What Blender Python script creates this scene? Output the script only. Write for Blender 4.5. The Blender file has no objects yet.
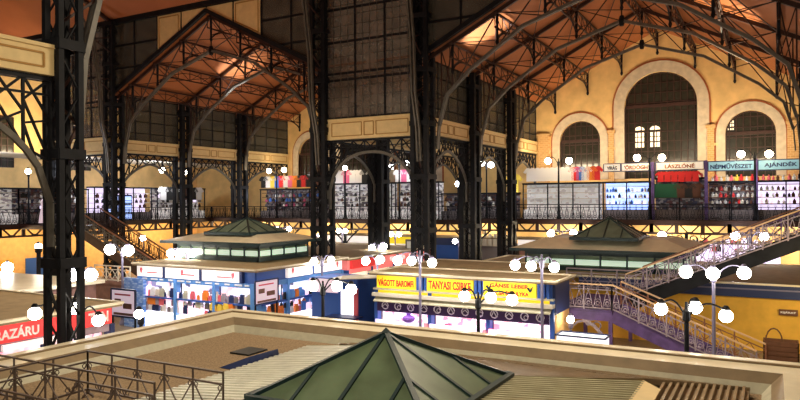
import bpy, math, random
from mathutils import Vector, Matrix
random.seed(7)
sc = bpy.context.scene
COL = sc.collection
# ---------------------------------------------------------------- camera
EYE = Vector((0, 0, 7.0))
cam = bpy.data.cameras.new('camera'); co = bpy.data.objects.new('camera', cam); COL.objects.link(co)
cam.sensor_width = 36; cam.lens = 30.3; cam.clip_end = 300; cam.clip_start = .05
co.matrix_world = (Matrix.Translation(EYE) @ Matrix.Rotation(math.radians(28.984), 4, 'Z')
                   @ Matrix.Rotation(math.radians(90.06), 4, 'X') @ Matrix.Rotation(math.radians(-.356), 4, 'Z'))
sc.camera = co
# ---------------------------------------------------------------- world, exposure
w = bpy.data.worlds.new('night'); sc.world = w; w.use_nodes = True
w.node_tree.nodes['Background'].inputs[0].default_value = (.55, .42, .32, 1)
w.node_tree.nodes['Background'].inputs[1].default_value = .12
sc.view_settings.view_transform = 'Standard'; sc.view_settings.look = 'None'
sc.view_settings.exposure = 0.0; sc.view_settings.gamma = 1.0; sc.view_settings.use_curve_mapping = False

# ---------------------------------------------------------------- roof spots and added fill lights of the hall
def area(name, loc, size, power, col, target=None, sy=None):
    l = bpy.data.lights.new(name, 'AREA'); l.energy = power; l.color = col; l.size = size
    if sy: l.shape = 'RECTANGLE'; l.size_y = sy
    o = bpy.data.objects.new(name, l); COL.objects.link(o); o.location = loc
    d = (Vector(target) - Vector(loc)) if target else Vector((0, 0, -1))
    o.rotation_euler = d.to_track_quat('-Z', 'Y').to_euler(); return o
def spot(name, loc, target, power, col, ang=60, size=.2):
    l = bpy.data.lights.new(name, 'SPOT'); l.energy = power; l.color = col; l.spot_size = math.radians(ang); l.spot_blend = .7; l.shadow_soft_size = size
    o = bpy.data.objects.new(name, l); COL.objects.link(o); o.location = loc
    o.rotation_euler = (Vector(target) - Vector(loc)).to_track_quat('-Z', 'Y').to_euler(); return o
def pt(name, loc, power, col, r=.3):
    l = bpy.data.lights.new(name, 'POINT'); l.energy = power; l.color = col; l.shadow_soft_size = r
    o = bpy.data.objects.new(name, l); COL.objects.link(o); o.location = loc; return o
WARM = (1, .78, .5); WW = (1, .86, .66); COOL = (.85, .9, 1)
spot('roof_spot', (-36.6, 40.5, 12.0), (-37.8, 41.5, 18), 4500, (.95, 1, 1), 42)
spot('roof_spot', (-14.5, 35.5, 11.5), (-14.2, 36.0, 18), 6500, (.95, 1, 1), 36)
spot('roof_spot', (-1.5, 42.0, 11.5), (-2.5, 39.5, 18), 7000, (1, .8, .5), 44)
for x in (-34.2, -7.65):
    area('ceiling_fill', (x, 42, 9.5), 9, 420, (1, .70, .45), (x, 42, 20), 12)  # added panels of light to brighten the roof boards
area('ceiling_fill', (-30, 22, 6), 14, 650, (1, .62, .36), (-30, 22, 26), 8)
for x in (-14.5, -7.65, -1.4):                                       # added fill on the walls above the galleries, no fixtures
    area('wall_fill', (x, 50.6, 9.9), 4.5, 300, WARM, (x, 54.6, 12.5), .4)
area('wall_fill', (-40, 50.6, 9.9), 5, 170, WARM, (-40, 54.6, 12), .4)
area('wall_fill', (-51.5, 34, 11.4), 5, 700, WARM, (-56, 34, 13.5), .5)
for x in (-46, -38, -30, -22, -14, -6, 2):                           # added point lights brightening the walls under both galleries
    pt('under_gallery_fill', (x, 52.4, 4.4), 750, (1, .82, .52), .4)
for y in (20, 27, 34, 41, 48):
    pt('under_gallery_fill', (-52, y, 4.5), 700, (1, .72, .40), .4)
for x in (-42, -34, -26, -18, -10, -2):                              # added fill for the gallery stalls, no fittings modelled
    pt('gallery_stall_fill', (x, 49.1, 7.6), 90, COOL, .2)
for y in (28, 36, 44):
    pt('gallery_stall_fill', (-49.6, y, 9.6), 520, COOL, .2)
area('nave_fill', (-6, 21, 15), 5, 1700, (1, .84, .6), (-6, 17, 3))  # added overhead fill for the nave, no lamp hangs here
area('nave_fill', (-24, 21, 15), 5, 1500, (1, .84, .6), (-24, 20, 3))
area('nave_fill', (-8, 3, 13), 5, 900, (1, .84, .6), (-9, 11, 3))
area('stall_front_fill', (-26.8, 25.0, 3.4), 7.5, 60, (1, .95, .95), (-26.8, 26.0, 1.4), .15)  # added strips that brighten the goods from the front
area('stall_front_fill', (-12.3, 26.7, 3.5), 7.5, 60, (1, .95, .9), (-12.3, 27.6, 1.4), .15)
pt('stair_fill', (2, 31.5, 3.6), 420, (1, .75, .38), .4)  # added fill around the right stairs
pt('stair_fill', (-7.2, 32, 1.6), 90, (1, .7, .4), .3)

# ---------------------------------------------------------------- materials
def mat(name, c, rough=.6, metal=0, emit=None, es=0, noise=0, nscale=3., bump=0, spec=.4):
    m = bpy.data.materials.new(name); m.use_nodes = True; nt = m.node_tree; b = nt.nodes['Principled BSDF']
    b.inputs['Base Color'].default_value = (*c, 1); b.inputs['Roughness'].default_value = rough
    b.inputs['Metallic'].default_value = metal; b.inputs['Specular IOR Level'].default_value = spec
    if emit: b.inputs['Emission Color'].default_value = (*emit, 1); b.inputs['Emission Strength'].default_value = es
    if noise:
        tc = nt.nodes.new('ShaderNodeTexCoord'); n = nt.nodes.new('ShaderNodeTexNoise'); n.inputs['Scale'].default_value = nscale; n.inputs['Detail'].default_value = 5
        r = nt.nodes.new('ShaderNodeValToRGB'); nt.links.new(tc.outputs['Object'], n.inputs['Vector']); nt.links.new(n.outputs['Fac'], r.inputs['Fac'])
        r.color_ramp.elements[0].position = .3; r.color_ramp.elements[1].position = .7
        r.color_ramp.elements[0].color = (*[max(0, v * (1 - noise)) for v in c], 1); r.color_ramp.elements[1].color = (*[min(1, v * (1 + noise)) for v in c], 1)
        nt.links.new(r.outputs['Color'], b.inputs['Base Color'])
        if bump:
            bp = nt.nodes.new('ShaderNodeBump'); bp.inputs['Strength'].default_value = bump; nt.links.new(n.outputs['Fac'], bp.inputs['Height']); nt.links.new(bp.outputs['Normal'], b.inputs['Normal'])
    return m
def planks(name, c1, c2, scale, axis='X', rough=.6):
    m = mat(name, c1, rough); nt = m.node_tree; b = nt.nodes['Principled BSDF']
    tc = nt.nodes.new('ShaderNodeTexCoord'); wv = nt.nodes.new('ShaderNodeTexWave'); wv.wave_type = 'BANDS'; wv.bands_direction = axis
    wv.inputs['Scale'].default_value = scale; wv.inputs['Distortion'].default_value = .3
    n = nt.nodes.new('ShaderNodeTexNoise'); n.inputs['Scale'].default_value = .8; n.inputs['Detail'].default_value = 6
    mx = nt.nodes.new('ShaderNodeMix'); mx.data_type = 'RGBA'
    mx.inputs['A'].default_value = (*c1, 1); mx.inputs['B'].default_value = (*c2, 1)
    ad = nt.nodes.new('ShaderNodeMath'); ad.operation = 'MULTIPLY'
    nt.links.new(tc.outputs['Object'], wv.inputs['Vector']); nt.links.new(tc.outputs['Object'], n.inputs['Vector'])
    nt.links.new(wv.outputs['Fac'], ad.inputs[0]); nt.links.new(n.outputs['Fac'], ad.inputs[1]); nt.links.new(ad.outputs[0], mx.inputs['Factor'])
    nt.links.new(mx.outputs['Result'], b.inputs['Base Color']); return m
def brick(name, c1, c2, cm, scale, rough=.8):
    m = mat(name, c1, rough); nt = m.node_tree; b = nt.nodes['Principled BSDF']
    tc = nt.nodes.new('ShaderNodeTexCoord'); mp = nt.nodes.new('ShaderNodeMapping'); mp.inputs['Rotation'].default_value = (math.pi / 2, 0, 0)
    t = nt.nodes.new('ShaderNodeTexBrick'); t.inputs['Scale'].default_value = scale
    t.inputs['Color1'].default_value = (*c1, 1); t.inputs['Color2'].default_value = (*c2, 1); t.inputs['Mortar'].default_value = (*cm, 1)
    nt.links.new(tc.outputs['Object'], mp.inputs[0]); nt.links.new(mp.outputs[0], t.inputs['Vector']); nt.links.new(t.outputs['Color'], b.inputs['Base Color']); return m
def glass(name, c, alpha, rough=.2):
    m = mat(name, c, rough, noise=.35, nscale=1.2); nt = m.node_tree; b = nt.nodes['Principled BSDF']; out = nt.nodes['Material Output']
    t = nt.nodes.new('ShaderNodeBsdfTransparent'); t.inputs[0].default_value = (.8, .85, .8, 1); mx = nt.nodes.new('ShaderNodeMixShader'); mx.inputs[0].default_value = alpha
    nt.links.new(t.outputs[0], mx.inputs[1]); nt.links.new(b.outputs[0], mx.inputs[2]); nt.links.new(mx.outputs[0], out.inputs[0]); return m
def display(name, cols, scale, es, sq=1.0):
    m = mat(name, (.5, .5, .5), .4); nt = m.node_tree; b = nt.nodes['Principled BSDF']; tc = nt.nodes.new('ShaderNodeTexCoord'); mp = nt.nodes.new('ShaderNodeMapping'); mp.inputs['Scale'].default_value = (1, 1, sq)
    v = nt.nodes.new('ShaderNodeTexVoronoi'); v.inputs['Scale'].default_value = scale; v.distance = 'CHEBYCHEV'; sp = nt.nodes.new('ShaderNodeSeparateColor'); r = nt.nodes.new('ShaderNodeValToRGB'); r.color_ramp.interpolation = 'CONSTANT'
    nt.links.new(tc.outputs['Object'], mp.inputs[0]); nt.links.new(mp.outputs[0], v.inputs['Vector']); nt.links.new(v.outputs['Color'], sp.inputs[0]); nt.links.new(sp.outputs[0], r.inputs['Fac'])
    el = r.color_ramp.elements
    while len(el) < len(cols): el.new(.5)
    for i, c in enumerate(cols): el[i].position = i / len(cols); el[i].color = (*c, 1)
    nt.links.new(r.outputs['Color'], b.inputs['Base Color']); nt.links.new(r.outputs['Color'], b.inputs['Emission Color']); b.inputs['Emission Strength'].default_value = es; return m  # pattern also glows: stall light put into the colour of the goods
M = dict(
    case_white=display('case_white', [(.95, .93, 1), (.9, .85, 1), (.25, .22, .35), (1, .98, 1), (.95, .9, 1), (.6, .68, 1), (.9, .55, .55), (.95, .95, 1), (.12, .12, .2), (1, .95, .95)], 3.2, 1.15, 1.3),
    case_pink=display('case_pink', [(1, .85, .9), (.95, .7, .8), (1, .95, 1), (.75, .3, .4), (1, .9, .95), (.95, .6, .6), (.9, .85, 1)], 4.5, 1.1, 1.6),
    shelf_goods=display('shelf_goods', [(.75, .72, .72), (.12, .1, .12), (.55, .5, .5), (.8, .75, .72), (.3, .25, .28), (.7, .68, .7)], 3.5, .3, 1.8),
    shelf_pale=display('shelf_pale', [(.82, .78, .75), (.74, .7, .68), (.85, .8, .78), (.6, .55, .54), (.85, .82, .8)], 4, .3, 1.5),
    shelf_dark=display('shelf_dark', [(.06, .05, .06), (.22, .18, .18), (.1, .08, .09), (.4, .36, .36), (.14, .05, .05), (.05, .05, .1)], 4.5, .15, 1.5),
    iron=mat('iron', (.010, .011, .015), .6, 0, noise=.4, nscale=2, spec=.2),
    iron_brown=mat('iron_brown', (.045, .018, .013), .5, .1, noise=.3),
    iron_grey=mat('iron_grey', (.13, .12, .105), .45, .2, noise=.2),
    rail_grey=mat('rail_grey', (.10, .07, .06), .4, .2),
    purple=mat('purple_iron', (.12, .07, .22), .5, noise=.25),
    purple_light=mat('purple_light', (.34, .28, .33), .5, noise=.2),
    rail=mat('rail', (.75, .50, .30), .35),
    railred=mat('rail_red', (.30, .13, .07), .4),
    cream=mat('cream', (.78, .60, .30), .6, noise=.07), ochre=mat('ochre', (.42, .22, .05), .6),
    yellow=mat('yellow_plaster', (.76, .51, .21), .85, noise=.14, nscale=1.1, bump=.1),
    yellow2=mat('yellow_partition', (.78, .45, .06), .7, noise=.1, nscale=2),
    stone=mat('stone', (.60, .50, .36), .8, noise=.15, nscale=2.5, bump=.15), red_line=mat('red_line', (.40, .12, .04), .8),
    pier=brick('pier', (.62, .36, .14), (.52, .29, .10), (.70, .50, .26), 1.6),
    wood=planks('wood_ceiling', (.44, .145, .045), (.20, .06, .02), 2.2, 'Y'),
    wood_n=planks('wood_nave', (.50, .16, .06), (.26, .08, .03), 2.2, 'X'),
    glass_dark=glass('glass_dark', (.10, .095, .08), .72), glass_pale=glass('glass_pale', (.26, .21, .18), .5, .3),
    glass_black=mat('glass_black', (.03, .028, .02), .15, noise=.3),
    glass_green=mat('glass_green', (.10, .15, .085), .35, noise=.4, nscale=1.1, spec=.5), green_bar=mat('green_bar', (.012, .035, .040), .4),
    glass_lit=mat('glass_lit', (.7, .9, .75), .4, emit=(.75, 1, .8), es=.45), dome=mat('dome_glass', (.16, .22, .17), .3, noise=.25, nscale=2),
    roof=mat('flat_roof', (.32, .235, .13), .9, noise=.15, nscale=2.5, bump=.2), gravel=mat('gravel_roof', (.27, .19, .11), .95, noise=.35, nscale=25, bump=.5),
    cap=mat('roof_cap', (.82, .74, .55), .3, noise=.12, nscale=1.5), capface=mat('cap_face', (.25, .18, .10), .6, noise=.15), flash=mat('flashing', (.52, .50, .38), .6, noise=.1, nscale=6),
    corr=mat('corrugated_grey', (.72, .72, .64), .4, .2, noise=.12), corrb=mat('corrugated_brown', (.34, .25, .15), .4, .3, noise=.15), corrg=mat('corrugated_olive', (.38, .35, .21), .5, .1, noise=.12),
    floor=mat('floor_tile', (.22, .17, .12), .4, noise=.2, nscale=4),
    blue=mat('blue_paint', (.035, .11, .42), .4), blue2=mat('blue_light', (.12, .33, .75), .4), navy=mat('navy', (.02, .035, .12), .4), mosaic=brick('blue_mosaic', (.10, .25, .75), (.45, .65, 1), (.12, .3, .8), 2.5, .3),
    white=mat('white', (.85, .85, .85), .5), offwhite=mat('offwhite', (.75, .70, .60), .5), black=mat('black', (.015, .015, .015), .5),
    red=mat('red', (.72, .03, .03), .5), pinkred=mat('pink_red', (.85, .16, .20), .5), orange=mat('orange', (.9, .25, .03), .5), teal=mat('teal_sign', (.12, .38, .46), .5),
    signyellow=mat('sign_yellow', (.95, .70, .03), .5, emit=(1, .72, .02), es=.55), signwhite=mat('sign_white', (.9, .85, .82), .5, emit=(1, .90, .85), es=.65),
    signcream=mat('sign_cream', (.9, .8, .68), .5, emit=(1, .86, .66), es=.35), signteal=mat('sign_teal', (.30, .52, .58), .5, emit=(.45, .85, 1), es=.28), signred=mat('sign_red', (.8, .05, .05), .5, emit=(1, .05, .05), es=.45),
    signpink=mat('sign_pink', (.85, .2, .2), .5, emit=(1, .25, .22), es=.6),
    lit=mat('lit_case', (.9, .9, .95), .5, emit=(.92, .9, 1), es=1.25), litlav=mat('lit_lavender', (.8, .75, .95), .5, emit=(.85, .72, 1), es=1.1), litblue=mat('lit_blue', (.5, .6, 1), .5, emit=(.35, .5, 1), es=1.6),
    litpink=mat('lit_pink', (.9, .6, .7), .5, emit=(1, .68, .80), es=1.0), litwarm=mat('lit_warm', (.9, .8, .6), .5, emit=(1, .82, .55), es=1.3),
    globe=mat('globe', (1, 1, 1), .3, emit=(1, .93, .80), es=36), globew=mat('globe_cool', (1, 1, 1), .3, emit=(.95, .97, 1), es=36), globeo=mat('globe_warm', (1, 1, 1), .3, emit=(1, .80, .52), es=36),
    post=mat('post_blue', (.20, .19, .30), .4), frieze=mat('frieze', (.045, .02, .09), .5), drawing=mat('drawing', (.75, .72, .85), .5),
    meat=mat('meat', (.85, .35, .35), .4), wooden=mat('brown_wood', (.14, .06, .03), .6, noise=.2), orangewall=mat('orange_wall', (.82, .48, .17), .8, noise=.1),
    brown=mat('brown_panel', (.25, .13, .10), .7, noise=.25, nscale=3), shelf=mat('shelf_white', (.80, .76, .74), .5, emit=(1, .95, .92), es=.28), shelfd=mat('shelf_dim', (.20, .17, .17), .6),
    cloth_red=mat('cloth_red', (.75, .03, .03), .8), cloth_blue=mat('cloth_blue', (.06, .18, .60), .8), cloth_white=mat('cloth_white', (.85, .82, .80), .8), cloth_orange=mat('cloth_orange', (.9, .25, .02), .8),
    cloth_yellow=mat('cloth_yellow', (.9, .65, .08), .8), cloth_black=mat('cloth_black', (.02, .02, .02), .8), cloth_pink=mat('cloth_pink', (.8, .15, .30), .8), cloth_green=mat('cloth_green', (.02, .12, .06), .8), cloth_brown=mat('cloth_brown', (.12, .05, .03), .8),
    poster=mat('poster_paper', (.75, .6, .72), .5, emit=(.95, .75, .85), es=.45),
)

# ---------------------------------------------------------------- mesh helpers
class MB:
    def __init__(s): s.v = []; s.f = []
    def add(s, vs, fs):
        n = len(s.v); s.v += [tuple(v) for v in vs]; s.f += [tuple(i + n for i in f) for f in fs]; return s
    def box(s, x0, x1, y0, y1, z0, z1):
        return s.add([(x0, y0, z0), (x1, y0, z0), (x1, y1, z0), (x0, y1, z0), (x0, y0, z1), (x1, y0, z1), (x1, y1, z1), (x0, y1, z1)],
                     [(0, 3, 2, 1), (4, 5, 6, 7), (0, 1, 5, 4), (1, 2, 6, 5), (2, 3, 7, 6), (3, 0, 4, 7)])
    def bar(s, p, q, w=.05, h=None, up=(0, 0, 1)):
        p = Vector(p); q = Vector(q); d = q - p
        if d.length < 1e-6: return s
        h = h or w; d.normalize(); u = Vector(up)
        if abs(d.dot(u)) > .98: u = Vector((0, 1, 0)) if abs(d.y) < .9 else Vector((1, 0, 0))
        a = d.cross(u).normalized(); b = a.cross(d).normalized(); vs = []
        for c in (p, q):
            for i, j in ((-1, -1), (1, -1), (1, 1), (-1, 1)): vs.append(c + a * (i * w / 2) + b * (j * h / 2))
        return s.add(vs, [(3, 2, 1, 0), (4, 5, 6, 7), (0, 1, 5, 4), (1, 2, 6, 5), (2, 3, 7, 6), (3, 0, 4, 7)])
    def path(s, pts, w=.05, h=None, up=(0, 0, 1)):
        for a, b in zip(pts, pts[1:]): s.bar(a, b, w, h, up)
        return s
    def tube(s, pts, r, n=6, close=False):
        P = [Vector(p) for p in pts]; m = len(P); vs = []; fs = []; R = r if isinstance(r, (list, tuple)) else [r] * m
        for i, p in enumerate(P):
            d = (P[(i + 1) % m] - P[i - 1]) if close else (P[min(i + 1, m - 1)] - P[max(i - 1, 0)])
            d.normalize(); u = Vector((0, 0, 1)) if abs(d.z) < .9 else Vector((0, 1, 0)); a = d.cross(u).normalized(); b = d.cross(a).normalized()
            for k in range(n): t = 2 * math.pi * k / n; vs.append(p + (a * math.cos(t) + b * math.sin(t)) * R[i])
        for i in range(m if close else m - 1):
            j = (i + 1) % m
            for k in range(n): l = (k + 1) % n; fs.append((i * n + k, i * n + l, j * n + l, j * n + k))
        if not close: fs += [tuple(range(n))[::-1], tuple((m - 1) * n + k for k in range(n))]
        return s.add(vs, fs)
    def ring(s, c, R, r, axis='y', n=12, k=4):
        pts = []
        for i in range(n):
            t = 2 * math.pi * i / n; a, b = R * math.cos(t), R * math.sin(t)
            pts.append((c[0] + a, c[1], c[2] + b) if axis == 'y' else (c[0], c[1] + a, c[2] + b))
        return s.tube(pts, r, k, True)
    def lathe(s, prof, c=(0, 0, 0), n=10):
        vs = [(c[0] + r * math.cos(2 * math.pi * k / n), c[1] + r * math.sin(2 * math.pi * k / n), c[2] + z) for r, z in prof for k in range(n)]
        fs = [(i * n + k, i * n + (k + 1) % n, (i + 1) * n + (k + 1) % n, (i + 1) * n + k) for i in range(len(prof) - 1) for k in range(n)]
        fs += [tuple(range(n))[::-1], tuple((len(prof) - 1) * n + k for k in range(n))]
        return s.add(vs, fs)
    def sphere(s, c, r, n=14, m=9, sz=1):
        return s.lathe([(max(r * math.sin(math.pi * i / m), .002), -r * sz * math.cos(math.pi * i / m)) for i in range(m + 1)], c, n)
    def poly(s, pts, y0, y1):                                        # outline in XZ given a thickness along Y
        n = len(pts); return s.add([(x, y0, z) for x, z in pts] + [(x, y1, z) for x, z in pts],
                                   [tuple(range(n)), tuple(range(2 * n - 1, n - 1, -1))] + [(i, i + n, (i + 1) % n + n, (i + 1) % n) for i in range(n)])
    def slab(s, pts, t):                                             # quad/tri surface with thickness t downwards
        n = len(pts); return s.add([tuple(p) for p in pts] + [(p[0], p[1], p[2] - t) for p in pts],
                                   [tuple(range(n)), tuple(range(2 * n - 1, n - 1, -1))] + [(i, i + n, (i + 1) % n + n, (i + 1) % n) for i in range(n)])
    def mesh(s, name, m, smooth=False):
        me = bpy.data.meshes.new(name); me.from_pydata(s.v, [], s.f); me.materials.append(M[m] if isinstance(m, str) else m)
        if smooth: me.polygons.foreach_set('use_smooth', [True] * len(me.polygons))
        me.update(); return me
    def build(s, name, m, parent=None, smooth=False, **k):
        o = bpy.data.objects.new(name, s.mesh(name, m, smooth)); COL.objects.link(o)
        if parent: o.parent = parent
        for a, b in k.items(): o[a] = b
        return o
def empty(name, label, cat, loc=(0, 0, 0), rz=0, group=None):
    o = bpy.data.objects.new(name, None); COL.objects.link(o); o.location = loc; o.rotation_euler = (0, 0, rz)
    o['label'] = label; o['category'] = cat; o['kind'] = 'thing'; o.empty_display_size = .1
    if group: o['group'] = group
    return o
def tag(o, label, cat, group=None, kind='thing'):
    o['label'] = label; o['category'] = cat; o['kind'] = kind
    if group: o['group'] = group
    return o
def dup(root, loc=None, rz=None, label=None, group=None):
    r = root.copy(); COL.objects.link(r)
    if loc is not None: r.location = loc
    if rz is not None: r.rotation_euler = (0, 0, rz)
    if label: r['label'] = label
    if group: r['group'] = group
    for ch in root.children:
        c = ch.copy(); COL.objects.link(c); c.parent = r
        for g in ch.children: d = g.copy(); COL.objects.link(d); d.parent = c
    return r
def struct(mb, name, m, parent=None):
    o = mb.build(name, m, parent)
    if not parent: o['kind'] = 'structure'
    return o
ORD = 'first second third fourth fifth sixth seventh eighth ninth tenth eleventh twelfth'.split()
def text(s, w, h, m, parent, pos, name='lettering', depth=.02, rz=0):   # lettering standing in XZ, facing -Y, fitted to w by h, pos = lower left
    cu = bpy.data.curves.new('t', 'FONT'); cu.body = s; cu.extrude = .03; cu.size = 1; cu.resolution_u = 3; cu.offset = .028
    ob = bpy.data.objects.new('t', cu); COL.objects.link(ob); dg = bpy.context.evaluated_depsgraph_get(); dg.update()
    me = bpy.data.meshes.new_from_object(ob.evaluated_get(dg)); bpy.data.objects.remove(ob)
    xs = [v.co.x for v in me.vertices]; ys = [v.co.y for v in me.vertices]; zs = [v.co.z for v in me.vertices]
    x0, x1, y0, y1, z0, z1 = min(xs), max(xs), min(ys), max(ys), min(zs), max(zs)
    for v in me.vertices:
        x = (v.co.x - x0) / (x1 - x0) * w; z = (v.co.y - y0) / (y1 - y0) * h; y = -(v.co.z - z0) / (z1 - z0) * depth
        v.co = (pos[0] + x, pos[1] + y, pos[2] + z)
    me.materials.clear(); me.materials.append(M[m]); me.name = name
    o = bpy.data.objects.new(name, me); COL.objects.link(o)
    if parent: o.parent = parent
    return o

# ================================================================ layout
XA, XB, XC, XD, XR = -17.27, -24.2, -43.35, -50.6, 1.97
YN, YP, Y1, Y2, YW = 11.86, 33.9, 40.6, 47.5, 54.6
ZB, ZT, ZE, ZR, ZN = 10.8, 11.78, 15.2, 20.08, 20.4
ZG = 5.5
# ================================================================ SETTING
f = MB(); f.box(-70, 22, -6, 56, -.2, 0); struct(f, 'floor', 'floor')

def arch_pts(cx, hw, z0, zs, zt, n=14):                             # opening outline, left foot -> over the top -> right foot
    pts = [(cx - hw, z0)]
    for i in range(n + 1):
        t = math.pi * i / n; pts.append((cx - hw * math.cos(t), zs + (zt - zs) * math.sin(t)))
    pts.append((cx + hw, z0)); return pts
OPEN = []
for c in (-7.5, -34.2): OPEN += [(c - 6.1, 1.62, 11.75, 13.35, .62), (c, 2.62, 14.2, 16.75, .8), (c + 6.1, 1.62, 11.75, 13.35, .62)]
OPEN.sort()
def roof_z(x):
    for c in (-7.65, -33.75):
        if abs(x - c) < 9.75: return ZR - abs(x - c) * (ZR - ZE) / 9.7
    return ZE
wb = MB(); xs = -58.
def wallcol(mb, xa, xb, za, zb, zc, zd):                              # bottom za(xa) zb(xb) to top zc(xa) zd(xb), 0.5 m thick
    mb.add([(xa, YW, za), (xb, YW, zb), (xb, YW, zd), (xa, YW, zc), (xa, YW + .5, za), (xb, YW + .5, zb), (xb, YW + .5, zd), (xa, YW + .5, zc)],
           [(0, 1, 2, 3), (7, 6, 5, 4), (0, 3, 7, 4), (1, 5, 6, 2), (3, 2, 6, 7), (0, 4, 5, 1)])
brk = [-58, XC, -33.75, XB, XA, -7.65, XR, 22]
for cx, hw, zs, zt, sw in OPEN + [(None, 0, 0, 0, 0)]:
    xe = cx - hw if cx is not None else 22
    cuts = [xs] + [b for b in brk if xs < b < xe] + [xe]
    for a, b in zip(cuts, cuts[1:]): wallcol(wb, a, b, 0, 0, roof_z(a + .01), roof_z(b - .01))
    if cx is None: break
    wallcol(wb, cx - hw, cx + hw, 0, 0, 8.6, 8.6)
    P = arch_pts(cx, hw, 8.6, zs, zt)[1:-1]
    for (x1, z1), (x2, z2) in zip(P, P[1:]): wallcol(wb, x1, x2, z1, z2, roof_z(x1), roof_z(x2))
    xs = cx + hw
struct(wb, 'wall_back', 'yellow')
for i, (cx, hw, zs, zt, sw) in enumerate(OPEN):
    A = arch_pts(cx, hw, 8.6, zs, zt, 20); B = arch_pts(cx, hw + sw, 8.6, zs, zt + sw, 20); C_ = arch_pts(cx, hw + sw + .12, 8.6, zs, zt + sw + .12, 20)
    s = MB(); r = MB()
    for k in range(len(A) - 1):
        s.poly([A[k], A[k + 1], B[k + 1], B[k]], YW - .14, YW + .3); r.poly([B[k], B[k + 1], C_[k + 1], C_[k]], YW - .09, YW)
    t = struct(s, 'trim_%d' % (i + 1), 'stone'); struct(r, 'coloured_border', 'red_line', t)
    g = MB(); G = [(cx, 8.6)] + A; g.poly(A, YW + .38, YW + .42)
    win = struct(g, 'window_%d' % (i + 1), 'glass_black')
    fr = MB(); nb = 5 if hw > 2 else 3
    for k in range(-nb, nb + 1):
        x = cx + k * hw / (nb + .5); zz = zs + (zt - zs) * math.sqrt(max(0, 1 - ((x - cx) / hw) ** 2)); fr.bar((x, YW + .34, 8.6), (x, YW + .34, zz), .07)
    z = 9.2
    while z < zt - .2:
        hx = hw if z < zs else hw * math.sqrt(max(0, 1 - ((z - zs) / (zt - zs)) ** 2)); fr.bar((cx - hx, YW + .34, z), (cx + hx, YW + .34, z), .06); z += .75
    fr.bar((cx - hw, YW + .32, zs), (cx + hw, YW + .32, zs), .2, .25); fr.path([(x, YW + .34, z) for x, z in A], .16); struct(fr, 'window_frame', 'iron_brown', win)
# lit windows of the building across the street, seen in the tall arch and in the right-hand one
def lit_window(x, z, w_, h, nm):
    e = empty('street_window', nm, 'window', (x, YW + .37, z))
    m = MB(); m.box(0, w_, -.02, 0, 0, h); m.poly([(w_ * (.5 - .5 * math.cos(math.pi * i / 8)), h + .12 + .38 * w_ * math.sin(math.pi * i / 8)) for i in range(9)], -.02, 0); m.build('glass_pane', 'litwarm', e)
    q = MB()
    for k in range(4): q.box(w_ * k / 3 - .03, w_ * k / 3 + .03, -.05, -.021, 0, h)
    for k in range(4): q.box(0, w_, -.05, -.021, h * k / 3 - .03, h * k / 3 + .03)
    q.build('glazing_bars', 'black', e)
lit_window(-9.45, 11.0, .75, 1.25, 'left lit round-headed window seen through the tall central arch')
lit_window(-8.3, 11.0, .75, 1.25, 'right lit round-headed window seen through the tall central arch')
lit_window(-2.9, 12.0, .45, .75, 'small lit window seen in the arched window at the right')
pr = MB()
for x0, x1 in ((-17.0, -16.1), (-11.3, -10.9), (-4.2, -3.75), (.9, 1.6)):
    pr.box(x0, x1, YW - .3, YW, ZG, 12.2); pr.box(x0 - .1, x1 + .1, YW - .36, YW, 12.2, 12.45)
struct(pr, 'trim_20', 'pier')
co_ = MB()
for a, b in ((-17.2, -16.0), (-11.4, -10.8), (-4.3, -3.5)): co_.box(a, b, YW - .2, YW, 10.9, 11.1)
struct(co_, 'trim_21', 'cream')
# left wall
wl = MB(); wl.box(-56.4, -56, 5, YW, 0, 17.6); struct(wl, 'wall_left', 'yellow')
for i, y in enumerate((31.2, 38.5)):
    g = MB(); g.box(-56, -55.9, y, y + 2.6, 10, 14.2); wn = struct(g, 'window_%d' % (10 + i), 'glass_black')
    fr = MB()
    for k in range(6): fr.box(-55.9, -55.82, y + k * .52 - .03, y + k * .52 + .03, 10, 14.2)
    for k in range(8): fr.box(-55.9, -55.82, y, y + 2.6, 10 + k * .6 - .03, 10 + k * .6 + .03)
    struct(fr, 'window_frame', 'iron_brown', wn)
g = MB(); g.box(-56.3, -56.1, 5, YW, 17.6, 22.5); wn = struct(g, 'window_12', 'glass_pale'); fr = MB()
for k in range(21): fr.box(-56.1, -56, 5 + k * 2.4, 5.12 + k * 2.4, 17.6, 22.5)
for z in (17.7, 19.3, 20.9, 22.4): fr.box(-56.1, -56, 5, YW, z - .08, z + .08)
struct(fr, 'window_frame', 'iron', wn)

# ---------------------------------------------------------------- side bay roofs
for nm, c in (('ceiling_right_bay', -7.65), ('ceiling_left_bay', -33.75)):
    e = 9.75; m = MB()
    for s_ in (-1, 1):
        m.slab([(c + s_ * e, YP, ZE), (c, YP, ZR), (c, YW, ZR), (c + s_ * e, YW, ZE)], .12)
    struct(m, nm, 'wood')
m = MB()
for a, b in ((XB, XA), (XD, XC)): m.slab([(a, YP, ZE + .1), (b, YP, ZE + .1), (b, YW, ZE + .1), (a, YW, ZE + .1)], .12)
struct(m, 'ceiling_narrow_bays', 'wood')
m = MB(); m.slab([(-60, YP, ZN + .3), (20, YP, ZN + .3), (20, 22.9, 26), (-60, 22.9, 26)], .12); m.slab([(-60, YN, ZN + .3), (20, YN, ZN + .3), (20, 22.9, 26), (-60, 22.9, 26)], .12)
struct(m, 'ceiling_nave', 'wood_n')
m = MB(); m.slab([(-56, 5, 10.9), (-50.9, 5, 10.9), (-50.9, YW, 10.9), (-56, YW, 10.9)], .1); struct(m, 'ceiling_left_gallery', 'offwhite')

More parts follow.
